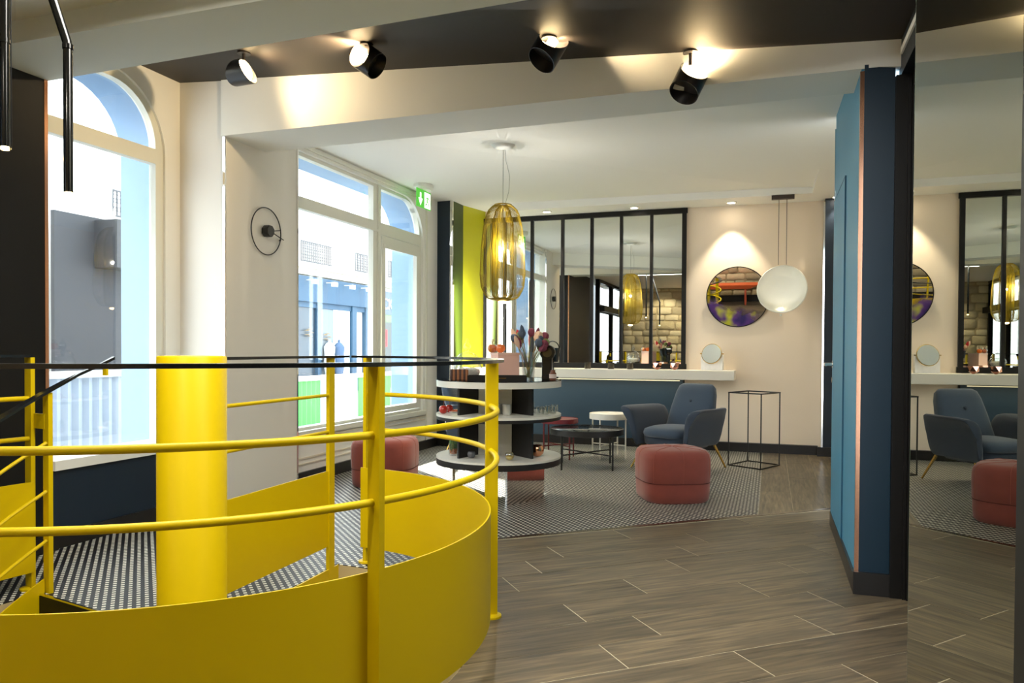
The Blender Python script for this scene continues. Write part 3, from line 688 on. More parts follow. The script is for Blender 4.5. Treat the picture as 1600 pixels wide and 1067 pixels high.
# round mirror, tilted towards the floor
def roundmat():
    m = bpy.data.materials.new('printed_round_mirror'); m.use_nodes = True; nt = m.node_tree; b = nt.nodes['Principled BSDF']; out = nt.nodes['Material Output']
    b.inputs['Metallic'].default_value = 1; b.inputs['Roughness'].default_value = 0; b.inputs['Base Color'].default_value = (.8, .8, .78, 1)
    tc = nt.nodes.new('ShaderNodeTexCoord'); n = nt.nodes.new('ShaderNodeTexNoise'); n.inputs['Scale'].default_value = 7; n.inputs['Detail'].default_value = 3
    nt.links.new(tc.outputs['Object'], n.inputs['Vector'])
    sp = nt.nodes.new('ShaderNodeSeparateXYZ'); nt.links.new(tc.outputs['Object'], sp.inputs[0])
    a = nt.nodes.new('ShaderNodeMath'); a.operation = 'MULTIPLY_ADD'; a.inputs[1].default_value = 3.6; a.inputs[2].default_value = 1.27   # z
    nt.links.new(sp.outputs[2], a.inputs[0])
    a2_ = nt.nodes.new('ShaderNodeMath'); a2_.operation = 'MULTIPLY_ADD'; a2_.inputs[1].default_value = 1.3
    nt.links.new(sp.outputs[0], a2_.inputs[0]); nt.links.new(a.outputs[0], a2_.inputs[2])
    s = nt.nodes.new('ShaderNodeMath'); s.operation = 'MULTIPLY_ADD'; s.inputs[1].default_value = 1.2
    nt.links.new(n.outputs[0], s.inputs[0]); nt.links.new(a2_.outputs[0], s.inputs[2])
    r = nt.nodes.new('ShaderNodeMapRange'); r.inputs[1].default_value = 1.08; r.inputs[2].default_value = 1.5; r.inputs[3].default_value = 1; r.inputs[4].default_value = 0
    nt.links.new(s.outputs[0], r.inputs[0])
    cr_ = nt.nodes.new('ShaderNodeValToRGB'); e = cr_.color_ramp.elements
    e[0].position = .42; e[0].color = (.02, .012, .13, 1); e[1].position = .66; e[1].color = (.55, .55, .03, 1)
    k = e.new(.54); k.color = (.10, .03, .22, 1)
    n3 = nt.nodes.new('ShaderNodeTexNoise'); n3.inputs['Scale'].default_value = 4.5
    nt.links.new(tc.outputs['Object'], n3.inputs['Vector']); nt.links.new(n3.outputs[0], cr_.inputs[0])
    d = nt.nodes.new('ShaderNodeBsdfPrincipled'); d.inputs['Roughness'].default_value = .3; nt.links.new(cr_.outputs[0], d.inputs['Base Color'])
    mx = nt.nodes.new('ShaderNodeMixShader'); nt.links.new(r.outputs[0], mx.inputs[0]); nt.links.new(b.outputs[0], mx.inputs[1]); nt.links.new(d.outputs[0], mx.inputs[2])
    nt.links.new(mx.outputs[0], out.inputs[0]); return m
rm = thing('round_mirror', (-.363, BY-.045, 1.752), 'round wall mirror with purple and yellow blotches at its foot, behind the white bowl lamp', 'mirror')
rm.rotation_euler = (math.radians(6.2), 0, 0)
def disc(r0_, r1_, y0, y1, seg=64):
    mb = MB(); vs = []
    return mb
MB().tube([(0, .010, 0), (0, -.004, 0)], .335, 72).build('mirror_glass', roundmat(), rm)
ring = [(.338*math.cos(2*PI*k/72), -.002, .338*math.sin(2*PI*k/72)) for k in range(73)]
MB().tube(ring, .006, 6, caps=False).build('rim', blackm, rm)
# bowl wall lamp hung from the ceiling
lx, lz_ = None, None
LY = 8.55
lampc = (.108, LY, 1.80)
bl_ = thing('bowl_pendant', (lampc[0], LY, 0), 'round white bowl lamp hanging on two rods before the round mirror', 'lamp')
MB().box(-.115, .115, -.03, .03, 2.755, 2.80).box(-.07, .07, -.02, .02, 2.79, 2.815).build('canopy', mat('lamp_brown', (60, 48, 42), .5), bl_)
for sx_ in (-.04, .04): MB().tube([(sx_, 0, 2.76), (sx_, 0, 2.06)], .0035, 6).build('rod', mat('rod_metal', (110, 100, 90), .4, .6), bl_)
bowlm = mat('bowl_white', (238, 238, 228), .45)
prof = [(.0001, .175), (.09, .165), (.17, .13), (.228, .075), (.255, .01), (.260, -.008), (.252, -.016), (.240, -.006), (.208, .062), (.155, .112), (.085, .143), (.0001, .153)]
bo = MB().lathe(prof, seg=64).build('bowl', bowlm, bl_, mx=Matrix.Translation((0, 0, 1.80)) @ Matrix.Rotation(math.radians(-11), 4, 'Z') @ Matrix.Rotation(math.radians(-98), 4, 'X'))
MB().tube([(0, 0, 0), (0, 0, .03)], .022, 20).build('bulb', mat('bulb', (255, 246, 225), .5, emit=((255, 240, 205), 6)), bl_, mx=Matrix.Translation((-.01, 0.01, 1.575)))
MB().tube([(0, 0, 0), (0, 0, .02)], .012, 12).build('knob', bowlm, bl_, mx=Matrix.Translation((-.01, -.01, 1.515)))
light('bowl_light', 'SPOT', (lampc[0]-.02, LY-.02, 1.62), .35, (1, .93, .8), aim=(lampc[0], LY+.10, 1.95), size=.03, spot=140)
# things on the shelf
def shelf_at(px, dy=.0): return None
candm = mat('dark_candle_glass', (58, 52, 40), .25, noise=(.5, 50))
SH = .9215
for k, (x, lb) in enumerate(((-2.036, 'dark speckled candle glass on the shelf, nearest the window'), (-1.76, 'dark speckled candle glass on the shelf, middle of three'), (-1.535, 'dark speckled candle glass on the shelf, nearest the copper lanterns'))):
    if k == 0:
        cg = thing('candle_glass', (x, 8.70, SH), lb, 'candle', 'dark candle glasses on the wall shelf')
        MB().lathe([(.034, 0), (.037, .004), (.038, .075), (.034, .075), (.033, .05), (0, .05)], seg=24).build('cup', candm, cg)
        MB().tube([(0, 0, .05), (0, 0, .06)], .002, 5).build('wick', whm, cg)
    else: dup(cg, (x, 8.70, SH), label=lb)
def facet(r, loc, label, grp):
    t = thing('copper_lantern', loc, label, 'lantern', grp); bm = bmesh.new(); bmesh.ops.create_icosphere(bm, subdivisions=1, radius=r)
    bm.verts.ensure_lookup_table(); me = bpy.data.meshes.new('body')
    top = [f for f in bm.faces if f.calc_center_median().z > r*.62]; bmesh.ops.delete(bm, geom=top, context='FACES')
    for f in bm.faces: f.smooth = False
    bm.to_mesh(me); bm.free(); me.materials.append(mat('rose_copper', (226, 168, 150), .08, 1))
    o = bpy.data.objects.new('body', me); COL.objects.link(o); o.parent = t; o.location = (0, 0, r*.88)
    mm_ = o.modifiers.new('s', 'SOLIDIFY'); mm_.thickness = .004
    MB().lathe([(.022, 0), (.022, .02), (0, .02)], seg=16).build('tealight', whm, t, loc=(0, 0, .02))
    return t
facet(.058, (-1.225, 8.71, SH), 'faceted rose copper tealight lantern on the shelf, beside the candle glasses', 'copper lanterns on the wall shelf')
facet(.058, (-1.030, 8.72, SH), 'faceted rose copper tealight lantern on the shelf, nearest the vanity mirror', 'copper lanterns on the wall shelf')
vm = thing('vanity_mirror', (-.622, 8.80, SH), 'small round vanity mirror in a white marble stand on the shelf', 'mirror', rz=-.25)
mrb = mat('white_marble', (226, 224, 220), .35, noise=(.12, 30))
plate('marble_stand', [(-.125, 0), (.125, 0), (.125, .20), (.105, .20)] + [(.105*math.cos(a), .175-.105*math.sin(a)) for a in (PI*k/12 for k in range(0, 13))][::1] + [(-.105, .20), (-.125, .20)], [], .045, mrb, mxu(0), vm)
dm = MB().tube([(0, .006, 0), (0, -.006, 0)], .108, 48).build('mirror_disc', mirr, vm, mx=Matrix.Translation((0, -.028, .185)) @ Matrix.Rotation(math.radians(-14), 4, 'X'))
MB().tube([(.112*math.cos(2*PI*k/48), 0, .112*math.sin(2*PI*k/48)) for k in range(49)], .004, 6, caps=False).build('brass_rim', brass, dm)
for s_ in (-1, 1): MB().tube([(s_*.108, -.02, .185), (s_*.135, -.02, .185)], .006, 8).build('pivot', brass, vm)

# ---- wire clock
ck = thing('wall_clock', (-3.695, 4.902, 2.045), 'black wire ring wall clock on the cream pier', 'clock')
MB().tube([(.012, .180*math.cos(2*PI*k/64), .180*math.sin(2*PI*k/64)) for k in range(65)], .0045, 6, caps=False).build('ring', metal_d, ck)
MB().lathe([(.045, 0), (.047, .004), (.047, .05), (.043, .056), (0, .056)], seg=8).build('hub', metal_d, ck, mx=Matrix.Rotation(PI/2, 4, 'Y') @ Matrix.Rotation(PI/8, 4, 'Z'))
MB().tube([(.040, .03, -.005), (.040, .178, -.045)], .004, 5).build('minute_hand', metal_d, ck)
MB().tube([(.046, .03, .005), (.046, .125, .022)], .004, 5).build('hour_hand', metal_d, ck)
MB().tube([(0, .176, -.046), (.016, .176, -.046)], .005, 6).build('ring_fixing', metal_d, ck)

# ---- exit sign
es = thing('exit_sign', (-3.50, 7.30, 2.86), 'green and white emergency exit sign under the ceiling by the window', 'sign')
MB().lathe([(.13, .02), (.13, -.01), (.10, -.035), (0, -.035)], seg=8, sx=.8, sy=1).build('lamp_body', mat('pale_plastic', (236, 236, 226), .4), es)
gm = mat('sign_green', (70, 165, 50), .5, emit=((70, 165, 50), .5)); wl_ = mat('sign_white', (245, 248, 240), .5, emit=((245, 248, 240), .7))
rot_s = Matrix.Rotation(math.radians(90), 4, 'Z') 
sgn_ = MB().box(-.17, .17, -.004, .004, -.225, -.035).build('sign_plate', gm, es, mx=rot_s)
plate('arrow', [(-.10, -.07), (-.10, -.13), (-.135, -.13), (-.085, -.205), (-.035, -.13), (-.07, -.13), (-.07, -.07)], [], .002, wl_, mxu(-.0055), sgn_)
plate('running_figure_panel', rect(.01, .155, -.215, -.05), [], .0015, wl_, mxu(-.005), sgn_)
mb = MB()
for pts, r in (([(.095, -.075), (.096, -.078)], .013), ([(.088, -.095), (.075, -.14)], .011), ([(.088, -.10), (.12, -.115), (.125, -.135)], .006), ([(.082, -.10), (.05, -.105), (.04, -.13)], .006), ([(.076, -.14), (.105, -.155), (.10, -.195)], .007), ([(.074, -.14), (.062, -.17), (.03, -.185)], .007)):
    mb.tube([(x, -.0068, z) for x, z in pts], r, 8)
for i, v in enumerate(mb.v): mb.v[i] = (v[0], -.0068+(v[1]+.0068)*.1, v[2])
mb.build('running_figure', gm, sgn_)

# ---- gold wire pendant
PX, PYY = C(-.082, 6.30)
gp = thing('wire_pendant', (PX, PYY, 0), 'tall golden wire cage pendant lamp above the round display table', 'lamp')
gold = mat('golden_wire', (136, 114, 10), .45, .4)
def prof_r(t):   # t 0 top ..1 bottom -> radius, z
    P = [(0, .03, 2.352), (.03, .072, 2.346), (.07, .110, 2.32), (.12, .134, 2.28), (.24, .163, 2.165), (.42, .182, 1.967), (.64, .190, 1.764), (.78, .180, 1.663), (.90, .145, 1.59), (.96, .12, 1.566), (1, .095, 1.561)]
    for a, b in zip(P, P[1:]):
        if t <= b[0]: k = (t-a[0])/(b[0]-a[0]); return a[1]+(b[1]-a[1])*k, a[2]+(b[2]-a[2])*k
    return P[-1][1:]
mb = MB(); NW = 84
for k in range(NW):
    a = 2*PI*k/NW; mb.tube([(prof_r(t/22)[0]*math.cos(a), prof_r(t/22)[0]*math.sin(a), prof_r(t/22)[1]) for t in range(23)], .0015, 3, caps=False)
mb.build('outer_wire_cage', gold, gp)
mb = MB()
for k in range(56):
    a = 2*PI*k/56; mb.tube([(.03*math.cos(a), .03*math.sin(a), 2.34), (.06*math.cos(a), .06*math.sin(a), 2.30), (.088*math.cos(a), .088*math.sin(a), 2.2), (.092*math.cos(a), .092*math.sin(a), 1.68), (.085*math.cos(a), .085*math.sin(a), 1.60), (.07*math.cos(a), .07*math.sin(a), 1.57)], .0016, 3, caps=False)
mb.build('inner_wire_cage', gold, gp)
for r, z, q in ((.07, 2.347, .004), (.095, 1.561, .004)): MB().tube([(r*math.cos(2*PI*k/48), r*math.sin(2*PI*k/48), z) for k in range(49)], q, 6, caps=False).build('cage_ring', gold, gp)
MB().lathe([(.07, 1.575), (.07, 1.556), (.045, 1.545), (0, 1.545)], seg=24).build('lamp_holder', gold, gp)
MB().lathe([(.034, 1.5445), (.03, 1.530), (0, 1.526)], seg=24).build('light_lens', mat('pendant_lens', (255, 226, 160), .5, emit=((255, 214, 140), 25)), gp)
MB().tube([(0, 0, 2.83), (0, 0, 1.56)], .0022, 5).tube([(.012, 0, 2.83), (.02, .01, 2.72), (.055, .01, 2.58), (.05, 0, 2.45), (.02, 0, 2.35)], .0016, 5).build('cable', mat('cable_grey', (150, 150, 140), .5), gp)
MB().lathe([(.11, 2.868), (.108, 2.846), (.075, 2.818), (.03, 2.805), (0, 2.803)], seg=32).build('canopy', mat('canopy_white', (226, 226, 220), .35), gp)
light('pendant_down_light', 'SPOT', (PX, PYY, 1.52), 25, (1, .86, .62), aim=(PX, PYY, 0), size=.03, spot=110)
light('pendant_up_light', 'POINT', (PX, PYY, 2.0), 15, (1, .95, .86), size=.012)

# ---- round display table with X-shaped core
CX, CY = C(-.098, 5.72)
dt = thing('display_table', (CX, CY, 0), 'round three tier display table in white and black with mirrored feet', 'table', rz=AA)
wtop = mat('white_laminate', (232, 230, 220), .3); btop = mat('black_gloss', (14, 14, 15), .08); blam = mat('black_laminate', (26, 24, 24), .5)
R = .472
MB().lathe([(R, .868), (R, .9135), (0, .9135)], seg=96).build('top_shelf', wtop, dt)
MB().lathe([(R, .9137), (R, .9190), (0, .9190)], seg=96).build('black_glass_top', btop, dt)
MB().lathe([(R, .648), (R, .665), (0, .665)], seg=96).build('middle_shelf', wtop, dt)
MB().lathe([(R-.001, .625), (R-.001, .648), (0, .648)], seg=96).build('shelf_edge', blam, dt)
MB().lathe([(R, .335), (R, .350), (0, .350)], seg=96).build('bottom_shelf', wtop, dt)
MB().lathe([(R-.001, .292), (R-.001, .3345), (0, .3345)], seg=96).build('shelf_edge', blam, dt)
def wing(x0, y0, x1, y1, z0, z1, th, m, name):
    a, b = Vector((x0, y0, 0)), Vector((x1, y1, 0)); d = b-a; c_ = (a+b)/2; c_.z = (z0+z1)/2
    return MB().obox(c_, d, (-d.y, d.x, 0), (0, 0, 1), d.length/2, th/2, (z1-z0)/2).build(name, m, dt)
for z0, z1 in ((.665, .868), (.350, .625)):
    wing(-.16, -.02, -.29, -.24, z0, z1, .016, blam, 'side_panel'); wing(.105, -.02, .25, -.24, z0, z1, .016, blam, 'side_panel')
    wing(-.16, .10, -.26, .30, z0, z1, .016, blam, 'side_panel'); wing(.105, .10, .24, .30, z0, z1, .016, blam, 'side_panel')
    MB().box(-.165, .11, -.02, .10, z0, z1).build('core_panel', wtop, dt)
wing(.06, -.22, .345, .12, 0, .292, .02, chrome, 'mirrored_foot'); wing(-.33, -.12, -.335, .25, 0, .292, .02, chrome, 'mirrored_foot')
def on(px, y_depth, z):        # point above the table seen at picture column px
    return (*C((px-800)/1180*y_depth, y_depth), z)
T0, T1, T2 = .9192, .6652, .3502
# glass jar with lid
cj = thing('glass_jar', on(730, 5.72, T0), 'lidded glass sweet jar at the left of the display table top', 'jar')
MB().lathe([(.05, 0), (.085, .01), (.112, .05), (.115, .085), (.095, .125), (.08, .14), (.075, .14), (.09, .12), (.109, .085), (.106, .052), (.08, .016), (0, .008)], seg=32).build('bowl', clear, cj)
MB().lathe([(.095, .142), (.09, .16), (.06, .19), (.03, .205), (.012, .21), (.014, .225), (.030, .24), (.026, .26), (.012, .275), (.008, .30), (0, .312)], seg=24).build('lid', clear, cj)
MB().lathe([(0, .010), (.08, .02), (.098, .05), (.095, .075), (.05, .088), (0, .09)], seg=20).build('sweets', mat('sugared_sweets', (252, 246, 236), .6, noise=(.1, 60)), cj)
# row of wafers
wf = mat('wafer_brown', (150, 96, 60), .7, noise=(.3, 60)); wfd = mat('wafer_dark', (62, 34, 26), .6)
for k in range(8):
    p = on(706+3.3*k, 5.50, T0)
    t = MB().lathe([(.010, 0), (.014, .004), (.013, .072), (.009, .080), (.0, .081)], seg=12).build('finger_biscuit', wf if k % 2 else wfd, loc=p)
    tag(t, '%s finger biscuit in the row under the glass jar, %s' % ('caramel brown' if k % 2 else 'dark chocolate', ('outermost at the table edge', 'second from the table edge', 'third from the table edge', 'fourth from the table edge', 'fourth from the black tray', 'third from the black tray', 'second from the black tray', 'nearest the black tray')[k]), 'biscuit', 'row of finger biscuits on the table top')
# black tray with gold line
tr = thing('serving_tray', on(777, 5.385, T0), 'long black tray at the front edge of the table top', 'tray', rz=AA)
MB().box(-.21, .21, -.06, .06, 0, .006).box(-.21, .21, -.06, -.054, .006, .042).box(-.21, .21, .054, .06, .006, .042).box(-.21, -.204, -.06, .06, .006, .042).box(.204, .21, -.06, .06, .006, .042).build('tray_body', blackm, tr)
x = -.025; mb = MB()
for wd in (3, 0, 3, 4, 4, 0, 3, 4, 0, 3, 3, 4, 3, 3, 4):
    if wd: mb.box(x, x+wd*.0012, -.0612, -.0598, .020, .026)
    x += wd*.0012+.0028
mb.build('gold_lettering', brass, tr)
# pink box
pk = mat('pink_card', (242, 198, 182), .6)
pbx = thing('gift_box', on(789, 5.72, T0), 'pale pink card gift box in the middle of the table top', 'box', rz=AA+.35)
MB().box(-.085, .085, -.085, .085, 0, .185).build('box_body', pk, pbx, bevel=.002)
MB().box(-.088, .088, -.088, .088, .185, .202).build('box_lid', mat('pink_card_lid', (246, 208, 192), .6), pbx)
# candied apples
orm = mat('orange_glaze', (232, 120, 50), .12, coat=.6); rdm = mat('red_glaze', (176, 36, 30), .1, coat=.8)
cello = glass('cellophane', (.98, .96, .94), .45)
def apple(p, r, m, label, grp, wrap=False):
    t = thing('candied_apple', p, label, 'apple', grp)
    MB().lathe([(0, .10*r), (.35*r, .0), (.7*r, .18*r), (.97*r, .62*r), (1*r, 1.02*r), (.84*r, 1.5*r), (.5*r, 1.75*r), (.2*r, 1.7*r), (0, 1.58*r)], seg=24).build('fruit', m, t)
    MB().tube([(0, 0, 1.55*r), (r*.12, 0, 2.4*r), (r*.2, 0, 3.0*r)], r*.07, 6).build('stick', mat('apple_stick', (120, 60, 30), .6), t)
    if wrap:
        ck_ = MB().lathe([(r*1.05, .1*r), (r*1.18, r), (r*.8, 1.8*r), (r*.35, 2.1*r), (r*.7, 2.7*r), (r*.8, 2.9*r)], seg=14, fn=lambda a: 1+.08*math.sin(7*a)); ck_.build('cellophane_wrap', cello, t, ang=10)
    return t
apple(on(782, 5.70, T0+.202), .036, orm, 'orange candied apple with stick on the pink box, right one', 'candied apples on the table top')
apple(on(769, 5.72, T0+.202), .034, orm, 'orange candied apple in cellophane on the pink box, left one', 'candied apples on the table top', True)
apple(on(768, 5.525, T0), .042, mat('pale_sugar', (232, 214, 206), .3), 'pale sugared apple wrapped in cellophane before the pink box', 'candied apples on the table top', True)
bow = thing('ribbon_bow', on(762, 5.55, T0+.135), 'orange ribbon bow tied beside the pink box', 'ribbon')
for s_ in (-1, 1): MB().lathe([(.004, 0), (.018, .02), (.012, .045), (.003, .05)], seg=10, sy=.4).build('loop', orm, bow, mx=Matrix.Rotation(s_*math.radians(80), 4, 'Y'))
MB().lathe([(.006, -.006), (.008, 0), (.006, .006)], seg=8).build('knot', orm, bow)
# vase with dried flowers
vs_ = thing('flower_vase', on(826, 5.57, T0), 'cut glass vase of dried pink flowers beside the coffee machine', 'vase')
MB().lathe([(.038, 0), (.044, .004), (.052, .15), (.055, .205), (.051, .205), (.048, .15), (.040, .012), (0, .01)], seg=12).build('vase_glass', clear, vs_, ang=5)
rnd = random.Random(3)
fcol = [mat('petal_pink', (236, 150, 150), .8), mat('petal_plum', (140, 66, 84), .8), mat('petal_peach', (250, 208, 176), .8), mat('petal_red', (196, 40, 46), .8), mat('petal_slate', (86, 98, 116), .8), mat('petal_green', (128, 140, 80), .8)]
for k in range(24):
    a = rnd.uniform(0, 2*PI); sp_ = rnd.uniform(.03, .125); h = rnd.uniform(.27, .36)-sp_*.5
    tip = Vector((sp_*math.cos(a)*1.2-.02, sp_*math.sin(a)*.7, h)); st_ = Vector((rnd.uniform(-.02, .02), rnd.uniform(-.02, .02), .02))
    stem = MB().tube([st_, st_.lerp(tip, .5)+Vector((0, 0, .02)), tip], .0022, 5).build('stem', fcol[5] if k % 2 else mat('dry_stem', (150, 120, 84), .8), vs_)
    d = (tip-st_).normalized(); q = d.to_track_quat('Z', 'X').to_matrix().to_4x4()
    mxx = Matrix.Translation(tip) @ q
    if k % 3: MB().lathe([(.003, -.012), (.022, .004), (.029, .024), (.022, .046), (.008, .054), (0, .05)], seg=9, fn=lambda a_: 1+.18*math.sin(4*a_)).build('flower_head', fcol[k % 6], stem, mx=mxx)
    else: MB().lathe([(.002, -.02), (.016, .01), (.022, .04), (.012, .075), (0, .09)], seg=7, sy=.45).build('dried_leaf', fcol[(k*2) % 5], stem, mx=mxx)
# coffee machine
cm = thing('coffee_machine', on(857, 5.74, T0), 'small black capsule coffee machine at the right of the table top', 'coffee machine', rz=AA-.1)
blk = mat('black_plastic', (16, 16, 17), .25)
MB().box(-.045, .03, -.09, .10, 0, .20).build('body', blk, cm, bevel=.006)
MB().tube([(-.004, -.115, .205), (-.004, .10, .205)], .056, 28).build('brew_head', blk, cm)
MB().tube([(-.004, -.117, .205), (-.004, -.123, .205)], .036, 28).build('head_ring', mat('dark_chrome', (90, 90, 90), .15, 1), cm)
MB().prism([(-.045, -.10), (.055, -.10), (.055, .06), (-.045, .06)], 0, .035).build('drip_base', blk, cm, bevel=.004)
MB().tube([(.03+.05*math.cos(a), 0, .235+.055*math.sin(a)) for a in (PI*1.0*k/12 for k in range(13))][::-1], .004, 6).build('lever', blk, cm)
bk_ = thing('capsule_bucket', on(864, 5.95, T0), 'black tapered bucket behind the coffee machine', 'bucket')
MB().lathe([(.042, .13), (.058, .24), (.054, .24), (.039, .135), (0, .135)], seg=24).build('bucket_body', blk, bk_)
MB().lathe([(.045, 0), (.045, .012), (.01, .016), (.008, .13), (0, .13)], seg=20).build('foot', blk, bk_)
sj = thing('spice_jar', on(864, 5.55, T0+.002), 'small jar with red and white label beside the coffee machine', 'jar')
MB().lathe([(.024, 0), (.026, .05), (.018, .06), (.018, .075), (0, .075)], seg=18).build('jar_glass', mat('amber_jar', (110, 60, 40), .2), sj)
MB().lathe([(.0265, .015), (.0268, .045)], seg=18, cap=False).build('label', mat('paper_label', (220, 200, 190), .7), sj)
# middle shelf
apple(on(693, 5.62, T1), .034, rdm, 'shiny red candied apple on the middle shelf, left one of two', 'red candied apples')
apple(on(702, 5.74, T1), .032, rdm, 'shiny red candied apple on the middle shelf, right one of two', 'red candied apples')
pl = thing('pastry_plate', on(712, 5.72, T1), 'small plate of pastries beside the red apples', 'plate')
MB().lathe([(.03, 0), (.05, .006), (.048, .009), (0, .005)], seg=24).build('plate', wtop, pl)
for k in range(3): MB().lathe([(0, 0), (.016, .002), (.018, .01), (0, .018)], seg=12, sx=1.4).build('pastry', mat('pastry_crust', (190, 96, 60), .6), pl, loc=(-.018+.018*k, .006*(k % 2), .006))
cupm = mat('grey_stoneware', (196, 194, 184), .5)
for k, (px, yd, lb) in enumerate(((774, 5.50, 'grey handleless cup on the middle shelf, left front'), (779, 5.60, 'grey handleless cup on the middle shelf, behind the left one'), (792, 5.52, 'grey handleless cup on the middle shelf, right one'), (766, 5.62, 'grey handleless cup on the middle shelf, behind the yellow post'))):
    tag(MB().lathe([(.024, 0), (.029, .004), (.031, .078), (.0285, .078), (.026, .008), (0, .007)], seg=24).build('cup', cupm, loc=on(px, yd, T1)), lb, 'cup', 'grey cups on the middle shelf')
gl0 = thing('glass_cup', on(846, 5.66, T1), 'small clear glass cup with handle on the middle shelf, nearest the black panel', 'cup', 'clear glass cups on the middle shelf')
MB().lathe([(.020, 0), (.026, .003), (.029, .055), (.0275, .055), (.024, .008), (0, .007)], seg=20).build('cup_body', clear, gl0)
MB().tube([(.028+.014*math.sin(a), 0, .03-.016*math.cos(a)) for a in (PI*k/8 for k in range(9))], .003, 6).build('handle', clear, gl0)
for k, (px, yd, lb) in enumerate(((839, 5.58, 'front left'), (853, 5.60, 'front middle'), (858, 5.74, 'back middle'), (864, 5.66, 'front right'), (867, 5.84, 'back right'))):
    dup(gl0, on(px, yd, T1), rz=.3*k, label='small clear glass cup with handle on the middle shelf, %s of the cluster' % lb)
tag(MB().tube([(0, 0, 0), (0, 0, .10)], .007, 8).build('glass_straw_tube', clear, loc=on(834, 5.54, T1)), 'thin glass tube standing at the edge of the middle shelf', 'glass tube')
# bottom shelf
ct_ = thing('cactus_pot', on(709, 5.66, T2), 'small potted cactus in a glass on the bottom shelf', 'plant')
MB().lathe([(.03, 0), (.036, .004), (.038, .09), (.036, .09), (.033, .01), (0, .008)], seg=20).build('glass_pot', clear, ct_)
MB().lathe([(0, .008), (.026, .01), (.03, .05), (0, .052)], seg=16).build('pot', mat('terracotta_pot', (188, 112, 66), .8), ct_)
for k in range(4): MB().lathe([(.010, .05), (.017, .07), (.016, .105), (.006, .12), (0, .122)], seg=12, fn=lambda a: 1+.12*math.cos(8*a)).build('cactus', mat('cactus_green', (84, 118, 66), .8), ct_, loc=((-.013, -.01, 0), (.013, .004, -.01), (0, .016, .006), (-.004, -.016, -.02))[k])
def ball(px, yd, r, m, label, cut=.75, fill=None, name='ball_candle'):
    t = thing(name, on(px, yd, T2), label, 'candle holder', 'ball shaped vessels on the bottom shelf'); pr = []
    for k in range(15):
        a = -PI/2+k*(PI/2+cut)/14
        pr.append((max(r*math.cos(a), .0002), r+r*math.sin(a)))
    pr += [(q*.93, z_) for q, z_ in pr[::-1][:9]]
    MB().lathe(pr, seg=28).build('globe', m, t, ang=80)
    if fill: MB().lathe([(0, r*.12), (r*.6, r*.3), (r*.88, r*.75), (r*.9, r*.95), (0, r*.98)], seg=20).build('wax', fill, t)
    return t
ball(737, 5.50, .030, mat('grey_ball', (84, 84, 88), .2), 'grey ball candle holder on the bottom shelf behind the yellow post', name='ball_candle')
ball(767, 5.42, .030, clear, 'empty clear glass ball on the bottom shelf')
ball(797, 5.40, .034, clear, 'clear glass ball with yellow wax on the bottom shelf', fill=mat('yellow_wax', (226, 190, 50), .5))
ball(840, 5.60, .052, copper, 'large shiny copper ball vase on the right of the bottom shelf')

# ================================================================= CEILING LIGHTS
warm = (1, .74, .42)
shade = mat('spot_black', (28, 24, 24), .3); inner = mat('spot_inner', (255, 240, 210), .5, emit=((255, 226, 170), 9))
def spot(base, axis, L, label, e=22, side=None):
    """base: centre of the shade; axis: direction of the glowing end"""
    ax = Vector(axis).normalized(); side = Vector(side).normalized() if side else Vector((0, 0, 1)); side = (side-ax*side.dot(ax)).normalized()
    t = thing('ceiling_spot', base, label, 'spotlight', 'black spotlights on the black ceiling')
    R_ = .078; n = 28; L *= 1.15; vs = []; bt = ax.cross(side)
    for k in range(n):
        a = 2*PI*k/n; c_, s_ = math.cos(a), math.sin(a)
        h1 = L*.5 - (1-c_)*.5*L*.0 - (1+c_)*.5*L*.55          # oblique cut on the side facing 'side'
        h0 = -L*.5 + (1+c_)*.5*L*.30
        rr2 = side*c_*R_+bt*s_*R_
        vs += [rr2+ax*h0, rr2+ax*h1, rr2*.96+ax*h1, rr2*.96+ax*h0]
    fs = [(4*k+j, 4*k+(j+1) % 4, 4*((k+1) % n)+(j+1) % 4, 4*((k+1) % n)+j) for k in range(n) for j in range(4)]
    MB().add(vs, fs, True).build('shade', shade, t, ang=50)
    MB().tube([ax*(-L*.20), ax*(-L*.15)], R_*.95, 24).build('back_plate', shade, t)
    MB().tube([ax*(-L*.14), ax*(-L*.02)], R_*.9, 24).build('reflector', inner, t)
    MB().tube([ax*(-L*.02), ax*(L*.22)], R_*.33, 16).build('bulb', inner, t)
    zc = zt(base[0]) - base[2]
    MB().tube([(0, 0, R_*.9), (0, 0, zc)], .010, 10).tube([(0, 0, zc-.012), (0, 0, zc)], .04, 20).build('mount', shade, t)
    b = Vector(base)
    light('ceiling_spot_light', 'SPOT', b+ax*(L*.30), e, warm, aim=b+ax*1.0+Vector((0, 1.0, -.15)), size=.02, spot=165, blend=.6)
    return t
spot((-3.12, 3.93, 2.865), (1, -.18, -.05), .15, 'black spotlight on the ceiling nearest the windows, lying flat', 9, side=(0, .4, 1))
spot((-2.20, 3.83, 2.80), (-.70, -.45, .50), .18, 'second black spotlight from the window, glowing at its upper left', 40, side=(-.3, -1, .2))
spot((-1.10, 3.78, 2.71), (.50, .05, .80), .19, 'third black spotlight from the window, above the round table', 60, side=(.2, -1, 0))
spot((-.405, 4.00, 2.545), (.42, .05, .85), .19, 'black spotlight nearest the blue wall', 60, side=(.2, -1, 0))
